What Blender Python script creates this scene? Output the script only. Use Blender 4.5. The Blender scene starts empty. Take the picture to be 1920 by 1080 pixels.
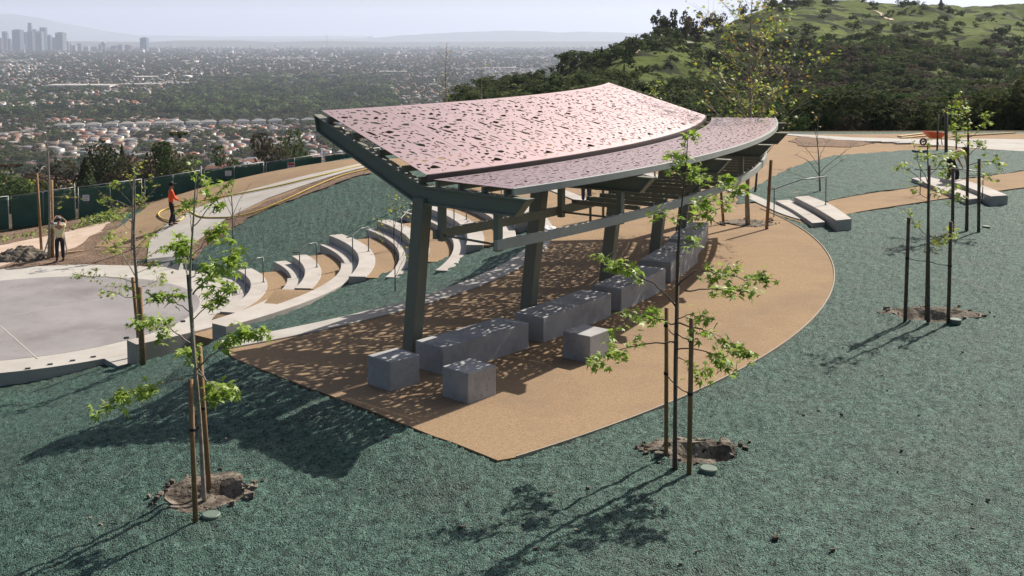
import bpy, bmesh, math, random
import numpy as np
from mathutils import Vector, Matrix, Quaternion
from mathutils.geometry import delaunay_2d_cdt
R = math.radians
rng = random.Random(11)
nrng = np.random.default_rng(7)
S = bpy.context.scene
COL = S.collection

# ------------------------------------------------------------------ camera, sky, sun, exposure
EYE = 6.2
FPX = 2100.0                       # focal length in photo pixels (1920 wide)
PITCH = R(4.5)
PY0 = 70 + FPX * math.tan(PITCH)   # principal row of the photo
cam_d = bpy.data.cameras.new("camera")
cam = bpy.data.objects.new("camera", cam_d); COL.objects.link(cam)
cam.location = (0, 0, EYE)
cam.rotation_euler = (R(90) - PITCH, 0, 0)
cam_d.sensor_width = 36.0
cam_d.lens = FPX / 1920 * 36.0
cam_d.shift_y = -(540 - PY0) / 1920
cam_d.clip_start = 0.1
cam_d.clip_end = 150000
S.camera = cam

SUN_AZ = R(42)       # to the right of the view direction
SUN_EL = R(41)
w = bpy.data.worlds.new("World"); S.world = w; w.use_nodes = True
nt = w.node_tree
bg = nt.nodes["Background"]
sky = nt.nodes.new("ShaderNodeTexSky"); sky.sky_type = 'NISHITA'; sky.sun_disc = False
sky.sun_elevation = SUN_EL; sky.sun_rotation = SUN_AZ
sky.air_density = 1.0; sky.dust_density = 4.5; sky.ozone_density = 1.6; sky.altitude = 100
nt.links.new(sky.outputs[0], bg.inputs[0]); bg.inputs[1].default_value = 0.06 #
sd = bpy.data.lights.new("sun", 'SUN'); sd.energy = 5.0; sd.angle = R(0.5); sd.color = (1.0, 0.93, 0.83)
sun = bpy.data.objects.new("sun", sd); COL.objects.link(sun)
sdir = Vector((math.sin(SUN_AZ) * math.cos(SUN_EL), math.cos(SUN_AZ) * math.cos(SUN_EL), math.sin(SUN_EL)))
sun.rotation_euler = sdir.to_track_quat('Z', 'Y').to_euler()
sun.location = sdir * 60
S.view_settings.view_transform = 'Standard'; S.view_settings.look = 'None'
S.view_settings.exposure = 0.68; S.view_settings.gamma = 1.0
try:
    S.cycles.max_bounces = 6; S.cycles.diffuse_bounces = 2; S.cycles.glossy_bounces = 2
    S.cycles.transparent_max_bounces = 8; S.cycles.volume_bounces = 2
    S.cycles.use_denoising = True
except Exception: pass

# ------------------------------------------------------------------ measuring helpers
_cp, _sp = math.cos(PITCH), math.sin(PITCH)
def ray(px, py):
    u = (px - 960) / FPX; v = (PY0 - py) / FPX
    return Vector((u, v * _sp + _cp, v * _cp - _sp))
def at(px, py, z):
    d = ray(px, py); t = (z - EYE) / d.z
    return Vector((d.x * t, d.y * t, z))
def atY(px, py, Y):
    d = ray(px, py); t = Y / d.y
    return Vector((d.x * t, Y, EYE + d.z * t))

# ------------------------------------------------------------------ noise
def _hash(ix, iy, seed):
    h = (ix * 374761393 + iy * 668265263 + seed * 1442695041) & 0xFFFFFFFF
    h = ((h ^ (h >> 13)) * 1274126177) & 0xFFFFFFFF
    h = h ^ (h >> 16)
    return (h & 0xFFFF) / 65535.0
def vnoise(x, y, seed=0):
    x = np.asarray(x, float); y = np.asarray(y, float)
    ix = np.floor(x).astype(np.int64); iy = np.floor(y).astype(np.int64)
    fx = x - ix; fy = y - iy
    fx = fx * fx * (3 - 2 * fx); fy = fy * fy * (3 - 2 * fy)
    a = _hash(ix, iy, seed); b = _hash(ix + 1, iy, seed); c = _hash(ix, iy + 1, seed); d = _hash(ix + 1, iy + 1, seed)
    return (a * (1 - fx) + b * fx) * (1 - fy) + (c * (1 - fx) + d * fx) * fy - 0.5
def fbm(x, y, seed=0, octv=4):
    s = 0; a = 1.0; f = 1.0
    for k in range(octv):
        s = s + a * vnoise(x * f, y * f, seed + k * 17); a *= .5; f *= 2.03
    return s

# ------------------------------------------------------------------ terrain
C0 = Vector((-16.0, 35.7, 0))      # centre of the stage, the seat rings and the gravel terrace
def cpt(r, th, z=0):
    return Vector((C0.x + r * math.cos(R(th)), C0.y + r * math.sin(R(th)), z))
ctrl = []
def cz(px, py, z): ctrl.append(tuple(at(px, py, z)))
for a in range(-52, 60, 9):
    ctrl.append(tuple(cpt(17.0, a, -0.02))); ctrl.append(tuple(cpt(21, a, 0))); ctrl.append(tuple(cpt(25.6, a, 0)))
for a in range(-40, 50, 15):
    for r_ in (8.0, 11.0, 14.0):
        ctrl.append(tuple(cpt(r_, a, -2.72 + (r_ - 7.3) / 9.7 * 2.7 - (0.12 if r_ < 14 else 0))))
for a in range(0, 360, 45): ctrl.append(tuple(cpt(5.5, a, -2.8)))
for p in ((20,770,-2.95),(120,735,-2.85),(230,690,-2.4),(330,655,-2.25),(400,660,-1.9),(420,700,-.7),
          (-200,800,-2.9),(0,840,-1.35),(130,805,-.58),(0,900,-.95),(0,960,-.8),(300,790,-.42),(450,735,-.15),(610,900,-.28),(600,1000,-.3),(100,1050,-.6),
          (370,975,-.25),(-300,1000,-1.6),(700,1060,-.15),(1000,1050,.0),(1280,885,0),(1700,1050,.08),(1920,820,.1),(1740,600,0),(1900,450,0),(2200,600,.1),
          (1640,430,0),(2300,1080,.2),(1500,330,-.02),(1600,290,-.2),(1900,300,-.25),(1500,252,-.5),(1900,250,-.5),(2200,255,-.5),(1300,252,-.4),(1100,262,-.2),(1200,330,0),(1050,330,0),
          (60,495,-2.6),(-200,510,-2.9),(180,480,-2.5),(260,460,-2.2),(322,425,-1.8),(0,450,-3.2),(-200,470,-3.8),(143,425,-3.0),(268,395,-2.4),(380,360,-1.55),
          (497,332,-.85),(606,313,-.25),(690,303,0.05),(420,385,-1.3),(560,362,-.7),(640,340,-.3),(700,328,-.05),(430,440,-1.8),(520,420,-1.35),(600,395,-.95),(660,400,-.95),(740,395,-.65),(560,440,-1.5),
          (700,375,-.6),(780,352,-.15),(470,485,-2.1),(850,330,.1),(900,345,.0)):
    cz(*p)
ctrl += [(-30,-20,-.8),(0,-20,.1),(30,-20,.3),(-14,4,-.9),(14,4,.2),(0,5,0),(45,30,.2),(60,60,0),(-45,30,-4.2),(-50,55,-5)]
CP = np.array(ctrl)
def _U(r2): return np.where(r2 > 1e-9, r2 * np.log(np.maximum(r2, 1e-9)), 0.0)
_n = len(CP)
_d2 = (CP[:, None, 0] - CP[None, :, 0]) ** 2 + (CP[:, None, 1] - CP[None, :, 1]) ** 2
_K = _U(_d2) + np.eye(_n) * 6.0
_P = np.c_[np.ones(_n), CP[:, :2]]
_A = np.zeros((_n + 3, _n + 3)); _A[:_n, :_n] = _K; _A[:_n, _n:] = _P; _A[_n:, :_n] = _P.T
_W = np.linalg.solve(_A, np.r_[CP[:, 2], 0, 0, 0])
CORNER_OUT = at(935, 866, 0); CORNER_IN = at(437, 674, 0)
def _pol(v): return math.hypot(v.x - C0.x, v.y - C0.y), math.degrees(math.atan2(v.y - C0.y, v.x - C0.x))
R_OUT, A_OUT = _pol(CORNER_OUT); R_IN, A_IN = _pol(CORNER_IN)
print("terrace corners", R_OUT, A_OUT, R_IN, A_IN)
def _aedge(r): return np.interp(r, [R_IN, R_OUT], [A_IN, A_OUT])
def near_z(x, y):
    x = np.atleast_1d(np.asarray(x, float)); y = np.atleast_1d(np.asarray(y, float))
    out = np.zeros(x.size)
    xf = x.ravel(); yf = y.ravel()
    for i in range(0, xf.size, 20000):
        a = xf[i:i + 20000]; b = yf[i:i + 20000]
        r2 = (a[:, None] - CP[None, :, 0]) ** 2 + (b[:, None] - CP[None, :, 1]) ** 2
        out[i:i + 20000] = _U(r2) @ _W[:_n] + _W[_n] + _W[_n + 1] * a + _W[_n + 2] * b
    # the gravel terrace is truly flat
    r = np.hypot(xf - C0.x, yf - C0.y); th = np.degrees(np.arctan2(yf - C0.y, xf - C0.x))
    wr = np.clip((r - 16.2) / .8, 0, 1) * np.clip((27 - r) / 1.6, 0, 1) * np.clip((th - _aedge(r) + 4.0) / 3.6, 0, 1) * np.clip((62 - th) / 12, 0, 1)
    out = out * (1 - wr)
    # the ground under the stage and the seat rings lies below them
    cone = -2.78 + (r - 7.3) / 9.7 * 2.70
    wc = ((r < 17) & (r > 7)) * np.clip((th + 4) / 5, 0, 1) * np.clip((50 - th) / 13, 0, 1)
    out = out * (1 - wc) + np.minimum(out, cone) * wc
    c2 = -2.15 + (r - 7.9) * .25 - .33
    w2 = ((r < 17.2) & (r > 7.2)) * np.clip((th - 25) / 3, 0, 1) * np.clip((54 - th) / 17, 0, 1)
    out = out * (1 - w2) + c2 * w2
    # grass bank between the long seat wall and the terrace kerb
    wb_ = np.clip((r - 10.3) / .3, 0, 1) * np.clip((17.2 - r) / .5, 0, 1) * np.clip((th + 44) / 8, 0, 1) * np.clip((3 - th) / 6, 0, 1)
    out = out * (1 - wb_) + (-1.53 + (r - 10.8) / 6.1 * 1.5) * wb_
    out = np.where(r < 7.35, np.minimum(out, -2.75), out)
    return out.reshape(x.shape)
FP = np.array([-1500, -400, 0, 300, 600, 700, 780, 860, 900, 1000, 1100, 1200, 1250, 1300, 1400, 1500, 1600, 1700, 1800, 2000, 2600, 3500], float)
FD = np.array([60, 85, 110, 150, 200, 240, 290, 350, 400, 460, 540, 620, 720, 900, 1200], float)
# rows of the far table: image row of the ground at that distance, column by column
_left = [-3.5, -9, -14, -20, -28, -35, -45, -58, -70, -84, -102, -120, -134, -140.5, -140.5]
def _z(yrow, d): return EYE - (yrow - 70) / FPX * d
def _colY(rows): return [_z(v, d) for v, d in zip(rows, FD)]
FT = {
 -1500: _left, -400: _left, 0: _left, 300: _left, 600: _left,
 700: [-1.5, -6, -12, -20, -28, -36, -46, -72, -84, -98, -112, -120, -128, -136, -140.5],
 780: [-.5, -3, -8, -12, -18, -22, -27, -34, -42, -60, -84, -100, -116, -134, -140.5],
 860: _colY([255, 262, 270, 260, 215, 186, 184, 200, 222, 250, 290, 320, 340, 370, 328]),
 900: _colY([250, 258, 270, 250, 200, 178, 172, 176, 186, 215, 260, 300, 330, 360, 328]),
 1000: _colY([255, 252, 275, 245, 185, 162, 165, 158, 168, 190, 230, 270, 310, 350, 328]),
 1100: _colY([258, 250, 285, 245, 180, 146, 153, 128, 122, 150, 190, 230, 280, 330, 328]),
 1200: _colY([260, 252, 300, 250, 185, 143, 148, 108, 80, 92, 130, 180, 230, 300, 320]),
 1250: _colY([262, 252, 305, 265, 200, 160, 150, 105, 68, 62, 90, 130, 170, 220, 280]),
 1300: _colY([262, 254, 310, 270, 215, 178, 158, 122, 84, 68, 66, 80, 120, 160, 220]),
 1400: _colY([262, 256, 315, 285, 232, 200, 172, 140, 112, 80, 30, 22, 60, 120, 200]),
 1500: _colY([262, 256, 320, 290, 240, 208, 178, 150, 120, 82, 30, 8, 8, 80, 180]),
 1600: _colY([262, 256, 320, 296, 246, 214, 185, 155, 122, 88, 42, 12, 8, 70, 170]),
 1700: _colY([262, 256, 320, 296, 248, 216, 190, 160, 132, 100, 58, 20, 6, 60, 170]),
 1800: _colY([262, 256, 320, 296, 248, 218, 192, 165, 140, 112, 68, 30, 8, 50, 160]),
 2000: _colY([262, 256, 320, 296, 248, 220, 195, 170, 150, 124, 80, 40, 14, 50, 160]),
 2600: _colY([262, 256, 320, 296, 248, 220, 195, 170, 150, 124, 80, 40, 14, 50, 160]),
 3500: _colY([262, 256, 320, 296, 248, 220, 195, 170, 150, 124, 80, 40, 14, 50, 160])}
FTA = np.array([FT[int(k)] for k in FP])
def _ss(t): t = np.clip(t, 0, 1); return t * t * (3 - 2 * t)
def far_z(x, y):
    yy = np.maximum(y, 1.0)
    p = 960 + FPX * x / yy
    p = np.clip(p, FP[0], FP[-1]); d = np.clip(yy, FD[0], 2600)
    i = np.clip(np.searchsorted(FP, p) - 1, 0, len(FP) - 2); fp = (p - FP[i]) / (FP[i + 1] - FP[i])
    dd = np.minimum(d, FD[-1])
    j = np.clip(np.searchsorted(FD, dd) - 1, 0, len(FD) - 2); fd = (dd - FD[j]) / (FD[j + 1] - FD[j])
    fps = fp * .4 + .6 * _ss(fp); fds = fd * .6 + .4 * _ss(fd)
    z = (FTA[i, j] * (1 - fps) + FTA[i + 1, j] * fps) * (1 - fds) + (FTA[i, j + 1] * (1 - fps) + FTA[i + 1, j + 1] * fps) * fds
    z = z + (-140.5 - z) * _ss((yy - 1200) / 1200.0)
    rough = np.clip((p - 740) / 200, 0, 1) * np.clip((yy - 95) / 60, 0, 1) * np.clip((1500 - yy) / 500, 0, 1)
    z = z + rough * (fbm(x / 38.0, yy / 38.0, 5, 4) * 7.0 + np.abs(fbm(x / 70.0, yy / 120.0, 9, 3)) * -6.0) * np.clip(yy / 350, .25, 1.0)
    return z
WELLS = []
def terr(x, y):
    x = np.atleast_1d(np.asarray(x, float)); y = np.atleast_1d(np.asarray(y, float))
    p = 960 + FPX * x / np.maximum(y, 1.0)
    e = np.interp(p, [600, 760, 1000], [59.5, 66, 79])
    wgt = _ss((y - e) / np.interp(p, [600, 1000], [9, 14]))
    zn = np.zeros_like(x, dtype=float)
    m = wgt < 1
    if m.any(): zn[m] = near_z(x[m], y[m])
    for (wx, wy, rx, ry, dp) in WELLS:
        q = np.hypot((x - wx) / rx, (y - wy) / ry) + vnoise(x * 3.1, y * 3.1, 61) * .25
        zn = zn + np.where(q < 1.5, -dp * _ss((.72 - q) / .3) + dp * .4 * np.exp(-((q - .85) / .17) ** 2), 0)
    return zn * (1 - wgt) + far_z(x, y) * wgt
def tz(x, y): return float(terr([x], [y])[0])
def gfar(px, py):
    d = ray(px, py); Y = np.geomspace(150, 900, 900); t = Y / d.y
    k = int(np.argmax(EYE + d.z * t <= terr(d.x * t, Y))); return Vector((d.x * t[k], Y[k], EYE + d.z * t[k]))
def g(px, py, off=0.0):
    """point of the terrain seen at photo pixel (px, py)"""
    d = ray(px, py)
    Y = np.geomspace(5, 140, 700); t = Y / d.y
    zr = EYE + d.z * t; zt = terr(d.x * t, Y)
    k = np.argmax(zr <= zt)
    if not (zr <= zt).any(): k = 500
    a = zr[k - 1] - zt[k - 1]; b = zt[k] - zr[k]
    f = a / (a + b + 1e-9); tt = t[k - 1] + (t[k] - t[k - 1]) * f
    return Vector((d.x * tt, d.y * tt, EYE + d.z * tt + off))

_w1 = g(375, 945) + Vector((.05, .15, 0)); _w2 = g(1300, 862) + Vector((0, .1, 0)); _w3 = g(1745, 596)
WELLS += [(_w1.x, _w1.y, .78, .66, .11), (_w2.x + .1, _w2.y, .72, .45, .14), (_w3.x, _w3.y, 1.0, .6, .15)]
# ------------------------------------------------------------------ materials
def mat(name, col, rough=.8, col2=None, nscale=6.0, lo=.35, hi=.65, bump=0.0, bscale=40.0, metal=0.0, spec=.3,
        speck=None, spscale=60.0, sthr=.62, coord='Position', detail=5.0, bdist=.02, voro=0.0, vscale=30.0, transl=0.0, objrand=0.0, patch=None):
    m = bpy.data.materials.new(name); m.use_nodes = True
    n = m.node_tree.nodes; L = m.node_tree.links; b = n["Principled BSDF"]
    b.inputs["Roughness"].default_value = rough; b.inputs["Metallic"].default_value = metal
    b.inputs["Specular IOR Level"].default_value = spec
    if coord == 'Position':
        ge = n.new("ShaderNodeNewGeometry"); co = ge.outputs["Position"]
    else:
        tc = n.new("ShaderNodeTexCoord"); co = tc.outputs["Object"]
    cur = None
    c1 = (*col, 1)
    if col2:
        t = n.new("ShaderNodeTexNoise"); t.inputs["Scale"].default_value = nscale; t.inputs["Detail"].default_value = detail
        t.inputs["Roughness"].default_value = .6
        L.new(co, t.inputs["Vector"])
        mr = n.new("ShaderNodeMapRange"); mr.inputs["From Min"].default_value = lo; mr.inputs["From Max"].default_value = hi
        L.new(t.outputs["Fac"], mr.inputs["Value"])
        mx = n.new("ShaderNodeMix"); mx.data_type = 'RGBA'
        mx.inputs[6].default_value = c1; mx.inputs[7].default_value = (*col2, 1)
        L.new(mr.outputs[0], mx.inputs[0]); cur = mx.outputs[2]
    if patch:
        t = n.new("ShaderNodeTexNoise"); t.inputs["Scale"].default_value = patch[1]; t.inputs["Detail"].default_value = 5; t.inputs["Roughness"].default_value = .65
        L.new(co, t.inputs["Vector"])
        mr = n.new("ShaderNodeMapRange"); mr.inputs["From Min"].default_value = patch[2]; mr.inputs["From Max"].default_value = patch[3]; mr.inputs["To Max"].default_value = patch[4]
        L.new(t.outputs["Fac"], mr.inputs["Value"])
        mx = n.new("ShaderNodeMix"); mx.data_type = 'RGBA'; L.new(cur, mx.inputs[6]); mx.inputs[7].default_value = (*patch[0], 1)
        L.new(mr.outputs[0], mx.inputs[0]); cur = mx.outputs[2]
    if speck:
        t = n.new("ShaderNodeTexNoise"); t.inputs["Scale"].default_value = spscale; t.inputs["Detail"].default_value = 3
        L.new(co, t.inputs["Vector"])
        mr = n.new("ShaderNodeMapRange"); mr.inputs["From Min"].default_value = sthr; mr.inputs["From Max"].default_value = sthr + .06
        L.new(t.outputs["Fac"], mr.inputs["Value"])
        mx = n.new("ShaderNodeMix"); mx.data_type = 'RGBA'
        if cur is None: mx.inputs[6].default_value = c1
        else: L.new(cur, mx.inputs[6])
        mx.inputs[7].default_value = (*speck, 1)
        L.new(mr.outputs[0], mx.inputs[0]); cur = mx.outputs[2]
    if objrand > 0:
        oi = n.new("ShaderNodeObjectInfo"); hs = n.new("ShaderNodeHueSaturation")
        m1 = n.new("ShaderNodeMapRange"); m1.inputs["To Min"].default_value = 1 - objrand; m1.inputs["To Max"].default_value = 1 + objrand
        L.new(oi.outputs["Random"], m1.inputs["Value"]); L.new(m1.outputs[0], hs.inputs["Value"])
        m2 = n.new("ShaderNodeMath"); m2.operation = 'MULTIPLY_ADD'; m2.inputs[1].default_value = 7.31; m2.inputs[2].default_value = .2
        fr = n.new("ShaderNodeMath"); fr.operation = 'FRACT'
        L.new(oi.outputs["Random"], m2.inputs[0]); L.new(m2.outputs[0], fr.inputs[0])
        m3 = n.new("ShaderNodeMapRange"); m3.inputs["To Min"].default_value = .5 - .05 * objrand / .3; m3.inputs["To Max"].default_value = .5 + .03
        L.new(fr.outputs[0], m3.inputs["Value"]); L.new(m3.outputs[0], hs.inputs["Hue"])
        if cur is None: hs.inputs["Color"].default_value = c1
        else: L.new(cur, hs.inputs["Color"])
        cur = hs.outputs[0]
    if cur is None: b.inputs["Base Color"].default_value = c1
    else: L.new(cur, b.inputs["Base Color"])
    nrm = None
    if bump > 0:
        t = n.new("ShaderNodeTexNoise"); t.inputs["Scale"].default_value = bscale; t.inputs["Detail"].default_value = 4
        t.inputs["Roughness"].default_value = .65
        L.new(co, t.inputs["Vector"])
        bp = n.new("ShaderNodeBump"); bp.inputs["Strength"].default_value = bump; bp.inputs["Distance"].default_value = bdist
        L.new(t.outputs["Fac"], bp.inputs["Height"]); nrm = bp.outputs[0]
    if voro > 0:
        t = n.new("ShaderNodeTexVoronoi"); t.inputs["Scale"].default_value = vscale
        L.new(co, t.inputs["Vector"])
        bp = n.new("ShaderNodeBump"); bp.inputs["Strength"].default_value = voro; bp.inputs["Distance"].default_value = bdist
        bp.invert = True
        L.new(t.outputs["Distance"], bp.inputs["Height"])
        if nrm: L.new(nrm, bp.inputs["Normal"])
        nrm = bp.outputs[0]
    if nrm: L.new(nrm, b.inputs["Normal"])
    if transl > 0:
        out = n["Material Output"]; tr = n.new("ShaderNodeBsdfTranslucent"); ms = n.new("ShaderNodeMixShader")
        if cur is None: tr.inputs[0].default_value = c1
        else: L.new(cur, tr.inputs[0])
        ms.inputs[0].default_value = transl
        L.new(b.outputs[0], ms.inputs[1]); L.new(tr.outputs[0], ms.inputs[2]); L.new(ms.outputs[0], out.inputs[0])
    return m
M = {}
M['hydro'] = mat("hydroseed_mulch", (.022, .072, .053), .75, (.112, .215, .168), 7, .34, .66, bump=1.0, bscale=17, spec=.35, patch=((.09, .11, .09), .45, .5, .7, .45),
                 speck=(.011, .024, .022), spscale=22, sthr=.55, bdist=.075, voro=.8, vscale=44)
M['gravel'] = mat("decomposed_granite", (.24, .165, .097), .95, (.33, .235, .148), 24, .3, .7, bump=.9, bscale=60, speck=(.17, .105, .06), spscale=38, sthr=.6, bdist=.012, patch=((.22, .155, .105), .5, .46, .7, .8), spec=.1)
M['dirt'] = mat("bare_dirt", (.13, .085, .06), .95, (.26, .185, .135), 1.6, .3, .7, bump=1.0, bscale=9, speck=(.06, .04, .03), spscale=12, sthr=.6, bdist=.08, spec=.1)
M['soil'] = mat("damp_soil", (.095, .078, .062), .95, (.22, .19, .155), 3.2, .42, .6, bump=1.0, bscale=14, speck=(.03, .02, .016), spscale=20, sthr=.6, bdist=.05, spec=.1)
M['paledirt'] = mat("compacted_pale_dirt", (.42, .31, .23), .95, (.53, .43, .35), 1.1, .3, .7, bump=.7, bscale=14, bdist=.03, spec=.1, speck=(.2, .14, .1), spscale=9, sthr=.66)
M['conc'] = mat("cast_concrete", (.35, .32, .29), .85, (.43, .40, .37), 1.2, .3, .7, bump=.25, bscale=60, bdist=.005, spec=.2, patch=((.29, .26, .23), .8, .5, .7, .6), speck=(.36, .33, .31), spscale=5, sthr=.66)
M['bconc'] = mat("grey_cast_concrete", (.31, .305, .30), .85, (.38, .375, .365), 2.4, .3, .7, bump=.35, bscale=50, bdist=.006, spec=.2, patch=((.22, .215, .21), 1.6, .48, .68, .7), speck=(.25, .25, .26), spscale=9, sthr=.64)
M['path'] = mat("broom_finished_concrete", (.35, .33, .30), .9, (.42, .40, .37), .9, .3, .7, bump=.15, bscale=80, bdist=.004, spec=.15, patch=((.31, .28, .245), .5, .48, .7, .6))
M['stage'] = mat("exposed_aggregate_paving", (.20, .19, .19), .8, (.26, .245, .245), .55, .3, .7, bump=.2, bscale=70, patch=((.15, .135, .135), .35, .46, .66, .8), speck=(.38, .36, .36), spscale=45, sthr=.64, bdist=.004, spec=.2)
M['pink'] = mat("perforated_pink_metal", (.36, .255, .258), .37, (.39, .28, .282), 1.5, .3, .7, spec=.5, bump=.04, bscale=30, bdist=.002, metal=.75)
M['grn'] = mat("olive_grey_paint", (.17, .175, .138), .5, (.19, .195, .155), 3, .3, .7, spec=.35, bump=.05, bscale=20, bdist=.002)
M['trim'] = mat("pale_grey_trim", (.30, .31, .285), .45, (.34, .35, .32), 3, .3, .7, spec=.4)
M['fascia'] = mat("dark_brown_fascia", (.07, .055, .055), .5)
M['rail'] = mat("brushed_steel", (.13, .14, .14), .4, metal=.6, spec=.5)
M['bark'] = mat("pale_bark", (.20, .165, .13), .9, (.33, .29, .24), 14, .35, .65, bump=.5, bscale=50, bdist=.004)
M['dbark'] = mat("dark_bark", (.085, .062, .048), .9, (.14, .11, .085), 14, .35, .65, bump=.5, bscale=50, bdist=.004)
M['stake'] = mat("stake_wood", (.20, .12, .06), .85, (.28, .17, .085), 9, .3, .7, bump=.4, bscale=40, bdist=.004)
M['tie'] = mat("rubber_tie", (.015, .015, .017), .6)
M['greentie'] = mat("green_tape", (.0, .35, .22), .5)
M['leaf'] = mat("young_leaf", (.34, .45, .075), .5, (.20, .31, .045), 9, .35, .65, transl=.45, spec=.4)
M['leafy'] = mat("yellow_leaf", (.42, .40, .05), .55, (.27, .34, .05), 7, .35, .65, transl=.45, spec=.3)
M['leafo'] = mat("ochre_leaf", (.50, .27, .04), .6, (.32, .30, .06), 7, .35, .65, transl=.4, spec=.3)
M['crownd'] = mat("dark_foliage", (.038, .058, .022), .9, (.078, .105, .040), .6, .35, .65, spec=.1, objrand=.3, transl=.3)
M['crownm'] = mat("green_foliage", (.048, .074, .024), .9, (.095, .128, .045), .5, .35, .65, spec=.1, objrand=.3, transl=.3)
M['crownb'] = mat("brown_foliage", (.068, .058, .036), .9, (.105, .086, .058), .5, .35, .65, spec=.1, objrand=.3, transl=.3)
M['trunk'] = mat("tree_trunk", (.07, .055, .045), .9)
M['screen'] = mat("green_fence_screen", (.065, .135, .105), .75, (.095, .18, .14), 1.5, .3, .7, spec=.25, transl=.3)
M['galv'] = mat("galvanised_steel", (.33, .35, .36), .5, metal=.3)
M['white'] = mat("white_sheet", (.75, .75, .74), .6)
M['red'] = mat("red_print", (.6, .03, .03), .6)
M['yellow'] = mat("yellow_hose_rubber", (.62, .45, .09), .5, (.5, .36, .06), 5, .3, .7)
M['orangecloth'] = mat("orange_cloth", (.80, .10, .025), .8)
M['skin'] = mat("skin", (.30, .16, .10), .6)
M['dark'] = mat("dark_cloth", (.022, .020, .026), .85)
M['jeans'] = mat("denim", (.035, .05, .11), .85)
M['vest'] = mat("hi_vis_cloth", (.62, .78, .12), .7)
M['cream'] = mat("cream_cloth", (.62, .55, .33), .8)
M['boot'] = mat("boot_leather", (.05, .035, .025), .7)
M['hair'] = mat("dark_hair", (.015, .012, .012), .7)
M['maroon'] = mat("maroon_cap", (.12, .02, .025), .7)
M['grey'] = mat("grey_cloth", (.22, .22, .24), .8)
M['alu'] = mat("aluminium", (.55, .55, .55), .35, metal=.7)
M['barrow'] = mat("orange_barrow_paint", (.62, .12, .03), .5)
M['tyre'] = mat("tyre_rubber", (.02, .02, .02), .8)
M['wood'] = mat("raw_timber", (.5, .36, .2), .8, (.42, .29, .15), 6)
M['valve'] = mat("green_valve_plastic", (.12, .16, .13), .6)
M['redflag'] = mat("red_flag_plastic", (.85, .04, .04), .5)
M['edging'] = mat("pale_edging", (.28, .24, .19), .7)
M['grass'] = None

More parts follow.
